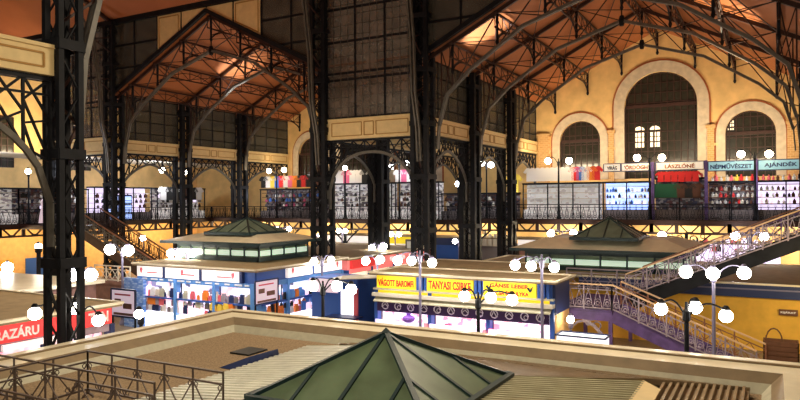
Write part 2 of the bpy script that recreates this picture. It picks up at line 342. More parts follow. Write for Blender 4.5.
# ---------------------------------------------------------------- glazed walls in the nave plane (above panels and above the side roofs)
def glazed(name, outline, verts_x, hz, zlow, y=YP, m='glass_dark'):
    g = MB(); g.poly(outline, y - .03, y + .03); o = struct(g, name, m); fr = MB()
    for x in verts_x: fr.bar((x, y, zlow(x)), (x, y, ZN), .12, .14)
    for z, a, b in hz: fr.bar((a, y, z), (b, y, z), .1, .14)
    struct(fr, 'window_frame', 'iron', o); return o
def thin_bars(o, xs, za, zb, y):
    q = MB()
    for x in xs: q.bar((x, y - .05, za), (x, y - .05, zb), .03)
    z = za + .6
    while z < zb: q.bar((xs[0], y - .05, z), (xs[-1], y - .05, z), .03); z += .62
    struct(q, 'glazing_bars', 'iron_grey', o)
for nm, a, b in (('window_20', XB + .4, XA - .4), ('window_21', XD + .4, XC - .4)):
    w_ = b - a; o = glazed(nm, [(a, 11.94), (b, 11.94), (b, ZN), (a, ZN)], [a, a + w_ / 3, a + 2 * w_ / 3, b], [(z, a, b) for z in (12, 14.3, 14.7, 16.6, 18.6, ZN)], lambda x: 11.94, m='glass_pale')
    thin_bars(o, [a + w_ * k / 12 for k in range(13)], 12, ZN, YP)
for nm, c in (('window_22', -7.65), ('window_23', -33.75)):
    def vz(x, c=c): return ZR - abs(x - c) * (ZR - ZE) / 9.7
    for s_ in (-1, 1):
        xs_ = [c + s_ * k * 2.41 for k in range(1, 5)]; E_ = c + s_ * 9.64
        o = glazed(nm + ('_left' if s_ < 0 else '_right'), [(c + s_ * 4.82, vz(c + 4.82)), (E_, ZE), (E_, ZN), (c + s_ * 4.82, ZN)], xs_, [(z, c + s_ * (ZR - z) * 9.7 / (ZR - ZE), E_) for z in (18.7, 17.0)] + [(ZN, c, E_)], vz)
        p = MB(); fr = MB()
        for k in (0, 1):
            a, b = c + s_ * (k * 2.41 + .08), c + s_ * ((k + 1) * 2.41 - .08); p.poly([(a, vz(a) + .06), (b, vz(b) + .06), (b, ZN - .1), (a, ZN - .1)], YP - .09, YP + .05)
            i_ = .16; a2, b2 = a + s_ * i_, b - s_ * i_
            P = [(a2, vz(a2) + .2), (b2, vz(b2) + .25), (b2, ZN - .26), (a2, ZN - .26)]
            if k: fr.path([(x, YP - .1, z) for x, z in P + P[:1]], .05)
        struct(p, 'gable_panel', 'cream', o); struct(fr, 'panel_moulding', 'ochre', o)
    v = MB()
    for s_ in (-1, 1): v.bar((c + s_ * 9.9, YP - .1, ZE - .12), (c, YP - .1, ZR - .02), .24, .26)
    struct(v, 'trim_3%d' % (0 if c > -20 else 1), 'iron')
v = MB(); v.box(-60, 20, YP - .25, YP + .2, ZN - .05, ZN + .35); struct(v, 'trim_40', 'iron')

# ================================================================ iron columns
def column_parts(e, H, s=.42, seg=.85, lw=.2):
    for i, (a, b) in enumerate(((-1, -1), (1, -1), (1, 1), (-1, 1))):
        m = MB(); m.box(a * s - lw / 2, a * s + lw / 2, b * s - lw / 2, b * s + lw / 2, 0, H); m.build('corner_post', 'iron', e)
    m = MB(); z = .6; k = 0
    while z < H - seg:
        for (ax, ay, bx, by) in ((-s, -s, s, -s), (s, -s, s, s), (s, s, -s, s), (-s, s, -s, -s)):
            if k % 2: ax, ay, bx, by = bx, by, ax, ay
            m.bar((ax, ay, z), (bx, by, z + seg), .07, .035)
            if s > .3: m.bar((bx, by, z), (ax, ay, z + seg), .07, .035)
        z += seg; k += 1
    m.build('lattice', 'iron_grey' if 0 else 'iron', e)
    m = MB(); m.box(-s - .22, s + .22, -s - .22, s + .22, 0, .55); m.build('base', 'iron', e)
    for z in [2.2 + i * 3.0 for i in range(int((H - 2.2) / 3.0) + 1)]:
        m = MB(); t = s + lw / 2 + .02
        for a in (-1, 1): m.box(-t, t, a * t - .03, a * t + .03, z, z + .28); m.box(a * t - .03, a * t + .03, -t, t, z, z + .28)
        m.build('collar', 'iron', e)
row = {XA: 'right', XB: 'middle', XC: 'left', XD: 'farthest left'}
rowname = {XA: 'right-hand column row', XB: 'middle column row', XC: 'left column row', XD: 'farthest left column row'}
e0 = empty('lattice_column', 'massive dark lattice iron column filling the left foreground beside the red stall', 'column', (XA, YN, 0)); column_parts(e0, 22, .295, 1.05, .16)
proto = None
cl = {(XA, YP): 'tall dark lattice column at the right end of the framed central cream panel', (XB, YP): 'tall dark lattice column at the left end of the framed central cream panel',
      (XC, YP): 'tall dark lattice column at the left foot of the big left gable', (XD, YP): 'dark lattice column farthest left across the nave, partly behind the foreground column'}
for (x, y), l in cl.items():
    if proto is None: proto = empty('lattice_column', l, 'column', (x, y, 0)); column_parts(proto, ZN, .42, .85, .24)
    else: dup(proto, (x, y, 0), 0, l)
proto2 = None
for x in (XA, XB, XC):
    for y, t in ((Y1, 'second'), (Y2, 'third')):
        l = 'dark lattice column, %s one going back along the %s' % (t, rowname[x])
        if proto2 is None: proto2 = empty('lattice_column', l, 'column', (x, y, 0)); column_parts(proto2, ZE, .40, .8, .32)
        else: dup(proto2, (x, y, 0), 0, l)
for y, t in ((Y1, 'second'), (Y2, 'third')): dup(proto2, (XR, y, 0), 0, 'dark lattice column, %s one going back at the right edge of the picture' % t)

# ================================================================ arcade beams (cream panel + lattice spandrel + arch bracket)
def arcade(name, label, loc, rz, L, zb, zt, spring, crown, pointed=True, two=False, inset=.55, glassy=None):
    e = empty(name, label, 'beam', loc, rz); a, b = inset, L - inset
    m = MB(); m.box(a, b, -.2, .2, zb, zt); m.box(a, b, -.26, .26, zt - .1, zt); m.build('cornice_panel', 'cream', e)
    m = MB(); h = zt - zb; z0, z1 = zb + .2, zt - .26
    segs = ((a + .3, (a + b) / 2 - .5), ((a + b) / 2 - .32, (a + b) / 2 + .32), ((a + b) / 2 + .5, b - .3))
    for p, q in segs:
        for yy in (-.215, .215): m.path([(p, yy, z0), (q, yy, z0), (q, yy, z1), (p, yy, z1), (p, yy, z0)], .05, .03, (0, 1, 0))
    m.build('panel_moulding', 'ochre', e)
    c = (a + b) / 2; hw = (b - a) / 2
    def az(x):
        t = min(1, abs(x - c) / hw)
        return spring + (crown - spring) * ((1 - t ** 2.2) ** .6 if not pointed else (1 - t ** 1.55) ** .75)
    m = MB(); P = [(a + (b - a) * i / 20, 0, az(a + (b - a) * i / 20)) for i in range(21)]; P = [(a, 0, spring - 1.2)] + P + [(b, 0, spring - 1.2)]
    m.path(P, .16, .11, (0, 1, 0)); m.build('arch', 'iron_grey', e)
    m = MB(); n = max(4, int((b - a) / .75)); top = zb - .08
    for i in range(n + 1):
        x = a + (b - a) * i / n; m.bar((x, 0, az(x)), (x, 0, top), .07)
        if i < n:
            x2 = a + (b - a) * (i + 1) / n; zl, zr = az(x), az(x2)
            k = max(1, round((top - min(zl, zr)) / 1.1))
            for j in range(k):
                u0, u1 = j / k, (j + 1) / k; zA = zl + (top - zl) * u0; zB = zr + (top - zr) * u1; m.bar((x, 0, zA), (x2, 0, zB), .06)
                zA = zl + (top - zl) * u1; zB = zr + (top - zr) * u0; m.bar((x, 0, zA), (x2, 0, zB), .06)
    m.bar((a, 0, top), (b, 0, top), .14, .12); m.bar((a, 0, (top + crown) / 2), (b, 0, (top + crown) / 2), .08, .06)
    m.build('lattice_spandrel', 'iron', e); return e
spans = ((YP, Y1), (Y1, Y2), (Y2, YW + .45))
for x in (XA, XB, XC):
    for i, (a, b) in enumerate(spans):
        if x == XA and i == 0: pass
        arcade('arcade_beam', 'cream panelled iron beam over the %s arch going back along the %s' % (('first', 'second', 'last')[i], rowname[x]), (x, a, 0), math.pi / 2, b - a, ZB, ZT, 8.1, 10.0)
        g = MB(); g.box(x - .03, x + .03, a + .5, b - .45, ZT, ZE); win = struct(g, 'window_%d' % (30 + int(abs(x)) + i), 'glass_dark'); fr = MB()
        for k in range(5): y = a + .5 + (b - a - 1) * k / 4; fr.bar((x, y, ZT), (x, y, ZE), .1)
        for z in (12.4, 13.3, 14.2, 15.1): fr.bar((x, a + .5, z), (x, b - .5, z), .06)
        struct(fr, 'window_frame', 'iron', win)
arcade('arcade_beam', 'large cream framed beam across the middle of the hall between two tall columns', (XB, YP, 0), 0, XA - XB, 10.7, 11.94, 7.7, 9.9, pointed=False)
arcade('arcade_beam', 'cream framed beam just right of the foreground column, across the nave', (XD, YP, 0), 0, XC - XD, 10.7, 11.94, 7.7, 9.9, pointed=False)
arcade('arcade_beam', 'near cream beam with red-brown frame at the left edge above a lattice arch', (XA, 4.3, 0), math.pi / 2, YN - 4.3, 10.45, 11.28, 7.0, 9.5, pointed=False, inset=.4)

# ================================================================ side roof trusses: arched rib, rafters, struts
RIB = [(.75, 9.9), (.85, 11.2), (1.35, 12.9), (2.7, 14.15), (5.8, 16.2), (9.62, 17.4)]
def truss_parts(e):
    for s_ in (-1, 1):
        P = [(s_ * (-9.62 + dx), 0, z) for dx, z in RIB]
        m = MB(); m.path([(p[0], -.08, p[2]) for p in P], .07, .16, (0, 0, 1)); m.path([(p[0], .08, p[2]) for p in P], .07, .16, (0, 0, 1)); m.build('arched_rib', 'iron_grey', e)
        m = MB(); m.bar((s_ * -9.6, 0, ZE - .25), (0, 0, ZR - .3), .16, .22); m.build('rafter', 'iron_brown', e)
        m = MB()
        rz_ = lambda x: ZR - .3 - abs(x) * (ZR - ZE) / 9.7
        def ribz(ax):
            for (d0, z0), (d1, z1) in zip(RIB, RIB[1:]):
                u0, u1 = 9.62 - d0, 9.62 - d1
                if u1 <= ax <= u0: return z0 + (z1 - z0) * (u0 - ax) / (u0 - u1)
            return 9.9
        xs_ = [0, 2.64, 5.28, 7.92, 8.6]
        for i, ax in enumerate(xs_):
            m.bar((s_ * ax, 0, ribz(ax)), (s_ * ax, 0, rz_(ax)), .07)
            if i: p = xs_[i - 1]; m.bar((s_ * p, 0, rz_(p)), (s_ * ax, 0, ribz(ax)), .06); m.bar((s_ * p, 0, ribz(p)), (s_ * ax, 0, rz_(ax)), .05)
        m.bar((s_ * 8.27, 0, 12.9), (s_ * 9.6, 0, 12.4), .06); m.bar((s_ * 8.77, 0, 11.2), (s_ * 9.5, 0, 12.4), .06)
        m.build('web_struts', 'iron_brown', e)
    m = MB(); m.lathe([(.12, -.3), (.2, 0), (.12, .3)], (0, 0, 17.4), 8); m.build('crown_boss', 'iron', e)
tp = None
for c, cn in ((-7.65, 'right'), (-33.75, 'left')):
    for y, t in ((YP + .35, 'nearest'), (Y1, 'middle'), (Y2, 'rear')):
        l = '%s arched iron roof truss under the %s gabled wooden roof' % (t, cn)
        if tp is None: tp = empty('roof_truss', l, 'roof truss', (c, y, 0)); truss_parts(tp)
        else: dup(tp, (c, y, 0), 0, l)
# purlins along Y
def purlin_parts(e, L):
    m = MB(); m.bar((0, 0, -.06), (0, L, -.06), .12, .1); m.bar((0, 0, -.85), (0, L, -.85), .09, .09); m.build('chords', 'iron_brown', e)
    m = MB(); n = 18; d = L / n
    for i in range(n + 1): m.bar((0, i * d, -.06), (0, i * d, -.85), .04)
    for i in range(n):
        a, b = (i * d, (i + 1) * d); j = i % 6
        if j < 3: m.bar((0, a, -.06), (0, b, -.85), .035)
        else: m.bar((0, a, -.85), (0, b, -.06), .035)
    m.build('web_lattice', 'iron_brown', e)
    for k, y in enumerate((.35, 6.7, 13.6, L - .15)):
        m = MB(); m.lathe([(.05, -1.75), (.11, -1.6), (.07, -1.45), (.09, -.1)], (0, y, 0), 6)
        for s_ in (-1, 1):
            if 0 < y + s_ * 1.5 < L: m.path([(0, y, -1.5), (0, y + s_ * .35, -1.2), (0, y + s_ * .9, -.95), (0, y + s_ * 1.5, -.85)], .07)
        m.build('drop_bracket', 'iron', e)
    m = MB()
    for y0, y1 in ((.35, 6.7), (6.7, 13.6), (13.6, L - .2)):
        P = [(0, y0 + (y1 - y0) * i / 8, -1.3 + 1.0 * math.sin(math.pi * i / 8)) for i in range(9)]; m.path(P, .05)
    m.build('shallow_arches', 'iron_brown', e)
pp = None
for c, cn in ((-7.65, 'right'), (-33.75, 'left')):
    for k in range(-3, 4):
        x = c + k * 2.64; z = ZR - .32 - abs(k) * 2.64 * (ZR - ZE) / 9.7
        l = '%s lattice purlin, counted from the left eave, under the %s gabled roof' % (ORD[k + 3], cn)
        if pp is None: pp = empty('lattice_purlin', l, 'purlin', (x, YP, z)); purlin_parts(pp, YW - YP)
        else: dup(pp, (x, YP, z), 0, l)
# diagonal wind braces under the roof boards
for c, cn in ((-7.65, 'right'), (-33.75, 'left')):
    for s_, sn in ((-1, 'left'), (1, 'right')):
        m = MB(); zz = lambda x: ZR - .35 - abs(x - c) * (ZR - ZE) / 9.7
        for a, b in ((YP + .3, Y1), (Y1, Y2), (Y2, YW)):
            for k in range(0, 3):
                x0, x1 = c + s_ * k * 2.64, c + s_ * (k + 1) * 2.64
                m.bar((x0, a, zz(x0)), (x1, b, zz(x1)), .05); m.bar((x1, a, zz(x1)), (x0, b, zz(x0)), .05)
        tag(m.build('wind_bracing', 'iron_brown'), 'crossed iron bracing rods on the %s slope of the %s gabled roof' % (sn, cn), 'bracing')
# nave arched ribs (across the nave), springing from the columns
NR = [(.45, 9.2), (.6, 11.1), (1.1, 13.0), (1.7, 18.0), (3.2, 20.4), (6.2, 22.3), (11.02, 23.6)]
NR = [(.45, 9.2), (.62, 11.1), (1.1, 12.95), (1.25, 16), (1.75, 19), (3.4, 21.2), (6.4, 22.8), (11.02, 23.8)]
for x, l in ((XA, 'big arched iron rib crossing the nave above the foreground column'), (XB, 'big arched iron rib crossing the nave from the column left of the central cream beam'), (XC, 'big arched iron rib crossing the nave at the left gable foot')):
    e = empty('nave_truss', l, 'roof truss', (x, 22.88, 0))
    for s_ in (-1, 1):
        P = [(0, s_ * (-11.02 + d), z) for d, z in NR]; m = MB(); m.path([(p[0] - .1, p[1], p[2]) for p in P], .1, .16); m.path([(p[0] + .1, p[1], p[2]) for p in P], .1, .16); m.build('arched_rib', 'iron_grey', e)
        m = MB(); m.bar((0, s_ * 11, 20.4), (0, 0, 25.7), .2, .25); m.build('rafter', 'iron_brown', e)
        m = MB()
        for i, (d, z) in enumerate(NR[:-1]):
            u = 11.02 - d
            if z < 20: m.bar((0, s_ * u, z), (0, s_ * 11.02, z + .4), .07); m.bar((0, s_ * u, z), (0, s_ * 11.02, z - .9), .07)
            else: m.bar((0, s_ * u, z), (0, s_ * u, 25.7 - u * .48), .08); m.bar((0, s_ * u, z), (0, s_ * (u - 1.6), 25.6 - (u - 1.6) * .48), .06)
        m.build('web_struts', 'iron_brown', e)
# lattice brackets around the foreground column head
e = empty('column_bracket', 'dark lattice bracket work behind the near cream beam at the upper left', 'bracket', (XA, 11.4, 0))
m = MB()
for k in range(7): m.bar((0, -.3 - k * .9, 14.5 + k * .55), (0, -.3 - k * .9, 15.4 + k * .62), .08); m.bar((0, -.3 - k * .9, 14.5 + k * .55), (0, -1.2 - k * .9, 16 + k * .62), .06)
m.build('struts', 'iron', e); m = MB(); m.bar((0, 0, 14.2), (0, -6.3, 18.2), .14); m.bar((0, 0, 15.1), (0, -6.3, 19.3), .14); m.build('chords', 'iron', e)

# ================================================================ galleries
ZL = ZG - .12
m = MB(); m.box(XB + 3.4, 22, 48.8, YW, ZG - .3, ZG); struct(m, 'floor_far_gallery', 'iron_brown')
m = MB(); m.box(-56, XB + 3.4, 48.8, YW, ZL - .3, ZL); struct(m, 'floor_far_gallery_left', 'iron_brown')
m = MB(); m.box(-56, -48.3, 5, 48.8, ZL - .3, ZL); m.box(-48.3, -42.3, 29.7, 32.3, ZL - .3, ZL); struct(m, 'floor_left_gallery', 'iron_brown')
def truss_front(e, L, z1, n, lamp=False):                             # open girder under the gallery edge: local X along, z1 top
    z0 = z1 - .82; m = MB(); m.bar((0, 0, z1 - .04), (L, 0, z1 - .04), .2, .22); m.bar((0, 0, z0), (L, 0, z0), .14, .14); m.build('chords', 'iron_brown', e)
    m = MB(); d = L / n
    for i in range(n + 1): m.bar((i * d, 0, z1), (i * d, 0, z0 - .05), .26, .1)
    for i in range(n):
        a, b, c = i * d + .06, (i + 1) * d - .06, (i + .5) * d
        m.bar((a, 0, z1 - .1), (c - .12, 0, z0 + .06), .1); m.bar((b, 0, z1 - .1), (c + .12, 0, z0 + .06), .1); m.box(c - .2, c + .2, -.04, .04, z0, z0 + .12)
    m.build('web_lattice', 'iron_brown', e)
def balustrade_parts(e, L, z0, h=1.15, n=None, mt='iron', ring=True, sp=1.8, mr=None, zf=lambda x: 0.):
    P = lambda x, z: (x, 0, z0 + z + zf(x)); N = max(1, round(L / sp)); d = L / N
    m = MB(); m.path([P(i * d, h) for i in range(N + 1)], .1, .06); m.build('handrail', mr or mt, e)
    m = MB(); m.path([P(i * d, .08) for i in range(N + 1)], .05); m.path([P(i * d, h - .22) for i in range(N + 1)], .04); m.build('rails', mt, e)
    for i in range(N + 1): MB().bar(P(i * d, 0), P(i * d, h), .06).build('upright', mt, e)
    m = MB(); q = n or 3
    for i in range(N):
        for k in range(q):
            x = (i + (k + .5) / q) * d; w_ = d / q
            if ring: m.ring(P(x, .3), min(w_ * .2, .1), .03, 'y', 7, 3); c = P(x, .32); m.ring(c, min(w_ * .4, .2), .02, 'y', 8, 3); m.path([P(x - w_ * .46, .1), P(x - w_ * .2, .62), P(x, h - .24), P(x + w_ * .2, .62), P(x + w_ * .46, .1)], .028); m.ring(P(x, h - .14), .06, .014, 'y', 6, 3)
            else: m.bar(P(x - w_ / 2, .1), P(x + w_ / 2, h - .22), .03); m.bar(P(x + w_ / 2, .1), P(x - w_ / 2, h - .22), .03)
    m.build('scroll_infill', mt, e)
def gallery_run(segs, z, rz, word):
    for i, (p, L) in enumerate(segs):
        l = '%s %s' % (ORD[i], word)
        e = empty('gallery_girder', 'lattice girder, ' + l, 'girder', (p[0], p[1], 0), rz); truss_front(e, L, z, max(1, round(L / 1.78)))
        e = empty('balustrade', 'iron railing, ' + l, 'railing', (p[0], p[1], 0), rz); balustrade_parts(e, L, z, 1.15, 4, 'iron')
gallery_run([((XA + .3 + i * 4.83, 48.8), 4.83) for i in range(5)], ZG, 0, 'stretch from the left on the far gallery, right bay')
gallery_run([((XB + 3.4, 48.8), 3.3)], ZG, 0, 'far gallery stretch behind the tall column right of centre')
gallery_run([((-48.2 + i * 5.47, 48.8), 5.47) for i in range(5)], ZL, 0, 'stretch from the left on the far gallery, left half')
gallery_run([((-48.3, 12.6 + i * 5.2), 5.2) for i in range(7)], ZL, math.pi / 2, 'stretch going back on the left side gallery')
# gallery curved brackets
for i, (x, y) in enumerate(((-12.6, 48.8), (-5.1, 48.8), (-32.5, 48.8), (-38.8, 48.8), (-20.6, 48.8))):
    e = empty('gallery_bracket', 'scrolled iron bracket under the far gallery edge, %s from the left' % ORD[sorted((-12.6, -5.1, -32.5, -38.8, -20.6)).index(x)], 'bracket', (x, y, 0))
    m = MB(); m.bar((0, 0, 0), (0, 0, 4.7), .2); m.build('post', 'iron', e); m = MB()
    for s_ in (-1, 1):
        m.path([(0, 0, 3.2), (s_ * .5, 0, 3.8), (s_ * 1.5, 0, 4.62)], .1); m.ring((s_ * .45, 0, 4.3), .24, .04); m.ring((s_ * 1.0, 0, 4.5), .13, .03)
    m.build('scrolls', 'iron', e)

# ---------------------------------------------------------------- gallery stalls
def shirt_mesh(s=1.):
    P = [(-.14, 1.0), (-.28, .97), (-.52, .68), (-.38, .58), (-.27, .72), (-.28, 0), (.28, 0), (.27, .72), (.38, .58), (.52, .68), (.28, .97), (.14, 1.0), (0, .93)]
    m = MB(); m.poly([(x * s, z * s) for x, z in P], -.06, .06); return m
SH = {k: shirt_mesh(1.05).mesh('jersey', 'cloth_' + k) for k in ('red', 'blue', 'white', 'orange', 'yellow', 'black', 'pink', 'green', 'brown')}
def garment(x, y, z, c, label, group, rz=0, sc_=1.):
    o = bpy.data.objects.new('jersey', SH[c]); COL.objects.link(o); o.location = (x, y, z); o.rotation_euler = (0, 0, rz); o.scale = (sc_, 1, sc_); tag(o, label, 'shirt', group); return o
def gallery_stall(label, x0, x1, zt, mode, y=50.5, z0=ZG, loc=None, rz=0):
    e = empty('gallery_stall', label, 'stall', loc or (x0, y, z0), rz); L = x1 - x0; H = zt - z0
    bk = {'white': 'shelf_pale' if 'hanging football' in label else 'shelf_goods', 'dim': 'shelf_dark', 'blue': 'litblue', 'bright': 'litlav'}[mode]
    m = MB(); m.box(0, L, .9, 1.0, 0, H); m.build('back_panel', bk, e)
    m = MB(); m.box(-.05, L + .05, -.1, 1.0, H - .12, H); m.build('canopy', 'iron', e)
    m = MB(); m.box(0, L, 0, .9, 0, .75); m.build('counter', 'shelfd' if mode != 'white' else 'shelf_pale', e)
    n = max(1, round(L / 1.75))
    for i in range(n + 1):
        m = MB(); xx = L * i / n; m.box(xx - .04, xx + .04, -.04, .04, 0, H); m.build('upright', 'iron', e)
    for z in (1.1, 1.55, 2.0, 2.4):
        if z < H - .2: m = MB(); m.box(0, L, .2, .9, z, z + .05); m.build('shelf', 'offwhite' if mode != 'dim' else 'wooden', e)
    return e
st = [('white-shelved gallery stall beneath the row of hanging football jerseys', -17.0, -11.2, 8.3, 'white'),
      ('gallery stall with blue-lit glass shelves under the small white sign', -10.9, -7.6, 8.3, 'blue'),
      ('dark gallery stall with red garments under the long cream sign', -7.4, -4.0, 8.5, 'dim'),
      ('grey gallery stall of small souvenirs under the left blue sign', -3.9, -1.0, 8.2, 'dim'),
      ('bright gallery stall at the right edge under the right blue sign', -.9, 2.4, 8.2, 'bright'),
      ('gallery stall of dark goods beneath hanging shirts, seen right of the left column row', -43.4, -35.6, 8.2, 'dim'),
      ('pale gallery stall seen through the left half of the central round arch', -35.3, -28.8, 8.6, 'white'),
      ('pale gallery stall seen through the right half of the central round arch', -28.4, -24.3, 8.6, 'white'),
      ('dark gallery stall seen between the tall right column and its neighbour', -24.0, -17.6, 7.6, 'dim')]
for l, a, b, zt, md in st: gallery_stall(l, a, b, zt, md, z0=ZG if a > -17.3 else ZL)
gl = [('gallery stall with grey counters behind the foot of the left stairs', 25.0, 8.3, 'white'), ('dark gallery stall with pale fridge top, behind the first arch of the left row', 31.0, 8.3, 'dim'),
      ('bright gallery stall behind the second arch of the left column row', 37.6, 8.5, 'bright'), ('gallery stall with hanging dark bags behind the third arch of the left row', 44.3, 8.5, 'white'),
      ('pale long gallery stall at the far left behind the foreground column', 17.5, 8.4, 'white')]
for l, y0, zt, md in gl: gallery_stall(l, 0, 6.0, zt, md, loc=(-50.6, y0, ZL), rz=math.pi / 2)
# goods on the shelves
def goods(x0, x1, y, z, n, cols, name, label, group, r=.1, h=.25, rz=None):
    ms = [MB().lathe([(r, 0), (r * 1.05, h * .6), (r * .45, h * .75), (r * .45, h)], (0, 0, 0), 7).mesh(name, c) for c in cols]
    for i in range(n):
        o = bpy.data.objects.new(name, random.choice(ms)); COL.objects.link(o); t = (i + .5 + random.uniform(-.2, .2)) / n
        o.location = (x0 + (x1 - x0) * t, y, z) if rz is None else (y, x0 + (x1 - x0) * t, z); s_ = random.uniform(.8, 1.3); o.scale = (s_, s_, s_); tag(o, label, name.replace('_', ' '), group)
for z, k in ((6.65, 14), (7.1, 14), (7.55, 14)):
    goods(-10.8, -7.7, 50.85, z, k, ['white', 'cloth_blue', 'litlav', 'cloth_black'], 'glass_ornament', 'small glass ornament on the blue-lit gallery shelves', 'ornaments on the blue-lit shelves', .08, .26)
for z in (6.65, 7.1, 7.55):
    goods(-3.8, -1.1, 50.85, z, 10, ['white', 'cloth_brown', 'red', 'offwhite'], 'souvenir_doll', 'small souvenir doll on the shelves under the left blue sign', 'souvenirs under the left blue sign', .09, .28)
    goods(-.8, 2.3, 50.85, z, 10, ['white', 'cloth_brown', 'litpink', 'black'], 'souvenir_doll', 'small souvenir doll on the bright shelves at the right edge', 'souvenirs at the right edge', .09, .28)
goods(-7.3, -4.1, 50.45, 8.5, 10, ['red', 'white', 'pinkred', 'offwhite', 'cloth_yellow'], 'souvenir_doll', 'small bright doll in the row just below the long cream sign', 'dolls below the cream sign', .1, .36)
goods(-3.8, 2.3, 50.45, 8.2, 20, ['red', 'white', 'pinkred', 'offwhite', 'cloth_yellow', 'cloth_brown'], 'souvenir_doll', 'small bright doll in the row hanging just below the long cream and blue signs', 'dolls below the gallery signs', .1, .36)
for z in (6.53, 6.98, 7.43): goods(-43.2, -35.8, 50.9, z, 18, ['white', 'cloth_black', 'cloth_pink', 'shelfd', 'cloth_blue'], 'souvenir_box', 'small souvenir on the dark shelves below the left hanging shirts', 'souvenirs below the left shirts', .13, .3)
for z, a, b in [(z, a, b) for z in (6.53, 6.98, 7.43) for a, b in ((-35.1, -29.0), (-28.2, -24.6))]: goods(a, b, 50.85, z, 11, ['cloth_black', 'shelfd', 'cloth_brown', 'white'], 'dark_bag', 'small dark bag on the pale shelves seen through the central arch', 'bags on pale shelves', .13, .3)
for z in (6.53, 6.98): goods(-23.8, -17.8, 50.7, z, 16, ['cloth_black', 'offwhite', 'cloth_brown'], 'souvenir_box', 'small souvenir on the dark stall right of the tall right column', 'souvenirs by the tall right column', .12, .28)
for z, a in [(z, a) for z in (6.53, 6.98, 7.43) for a in (31.2, 37.8, 44.5)]: goods(a, a + 5.6, -50.9, z, 11, ['cloth_black', 'white', 'cloth_brown', 'shelfd', 'litlav'], 'souvenir_box', 'small ware on the shelves of the left side gallery', 'wares on the left side gallery', .13, .32, rz=1)
# jerseys above the white shelves
cols = ['white'] * 8 + ['white', 'red', 'blue', 'white', 'orange', 'red']
xs = [-16.4 + i * .385 for i in range(14)]
names = {9: 'red football jersey hanging left of the blue one', 10: 'blue football jersey hanging between red and white ones', 12: 'orange football jersey hanging near the small white sign', 13: 'bright red football jersey hanging last beside the small white sign', 11: 'white football jersey hanging between the blue and orange ones'}
for i, (x, c) in enumerate(zip(xs, cols)): garment(x, 50.4, 8.42, c, names.get(i, 'pale football jersey, %s from the left in the row above white shelves' % ORD[i] if i < 9 else ''), 'jerseys over the white-shelved stall')
o = garment(-17.6, 50.0, 7.6, 'yellow', 'pale yellow dress hanging at the left end of the jersey row', 'jerseys over the white-shelved stall', 0, 1.35)
for i, c in enumerate(['black', 'white', 'yellow', 'blue', 'red', 'white', 'pink', 'orange', 'black', 'red', 'black', 'brown', 'brown', 'blue']):
    garment(-42.9 + i * .53, 50.4, 8.32, c, '%s shirt, %s from the left, hanging in the row behind the left bay' % (c, ORD[i] if i < 12 else ('next-to-last', 'last')[i - 12]), 'shirts hanging behind the left bay', 0, 1.05)
for i, c in enumerate(['red', 'red', 'orange', 'red', 'red', 'red']):
    garment(-6.9 + i * .45, 50.35, 8.2, 'red', 'small red shirt, %s from the left below the long cream sign' % ORD[i], 'red shirts below the cream sign', 0, .7)
for i, c in enumerate(['green', 'green', 'green', 'brown', 'black', 'brown']):
    garment(-7.1 + i * .5, 50.4, 7.1, c, '%s garment, %s from the left, hung on the dark stall below the red shirts' % (c, ORD[i]), 'garments on the dark stall', 0, .95)
for i, c in enumerate(['white', 'pink', 'white', 'red', 'yellow', 'black']):
    garment(-28.0 + i * .55, 50.3, 8.6, c, '%s garment, %s from the left, hung beneath the right half of the central arch' % (c, ORD[i]), 'garments under the central arch', 0, 1.0)
for i, c in enumerate(['white', 'white', 'pink', 'white', 'white', 'black', 'white', 'white']):
    garment(-34.6 + i * .65, 50.3, 8.6, c, '%s shirt, %s from the left, hung beneath the left half of the central arch' % (c, ORD[i]), 'shirts under the central arch', 0, 1.1)
for i, c in enumerate(['white', 'black', 'white', 'black', 'brown', 'black', 'white']):
    garment(-50.4, 44.8 + i * .75, 7.2, c, '%s bag-like garment, %s one back behind the third arch of the left row' % (c, ORD[i]), 'garments behind the third left arch', math.pi / 2, 1.2)
for k, (y0, y1) in enumerate(((38.6, 39.7), (40.0, 41.1))):            # drink fridges
    e = empty('drinks_fridge', 'glass-fronted drinks fridge, %s one behind the second left arch' % ('near', 'far')[k], 'fridge', (-50.2, y0, ZL), math.pi / 2)
    m = MB(); m.box(0, 1.1, 0, .6, 0, 2.3); m.build('body', 'navy', e); m = MB(); m.box(.08, 1.02, -.03, 0, .15, 2.15); m.build('door', 'litblue', e)
    m = MB()
    for z in (.55, .95, 1.35, 1.75): m.box(.08, 1.02, -.08, -.03, z, z + .05)
    for q in range(6): m.box(.14 + q * .15, .22 + q * .15, -.1, -.04, .6, .8); m.box(.14 + q * .15, .22 + q * .15, -.1, -.04, 1.4, 1.6)
    m.build('shelf_rack', 'black', e)
e = empty('hanging_dress', 'pale pink dress hanging above the left stairs, right of the foreground column', 'dress', (-44.6, 29.2, 5.6))
m = MB(); m.lathe([(.42, 0), (.36, .5), (.25, 1.1), (.3, 1.5), (.12, 1.75)], (0, 0, 0), 10); m.build('skirt_and_bodice', 'poster', e); m = MB(); m.bar((0, 0, 0), (0, 0, -.3), .05); m.build('stand', 'black', e)
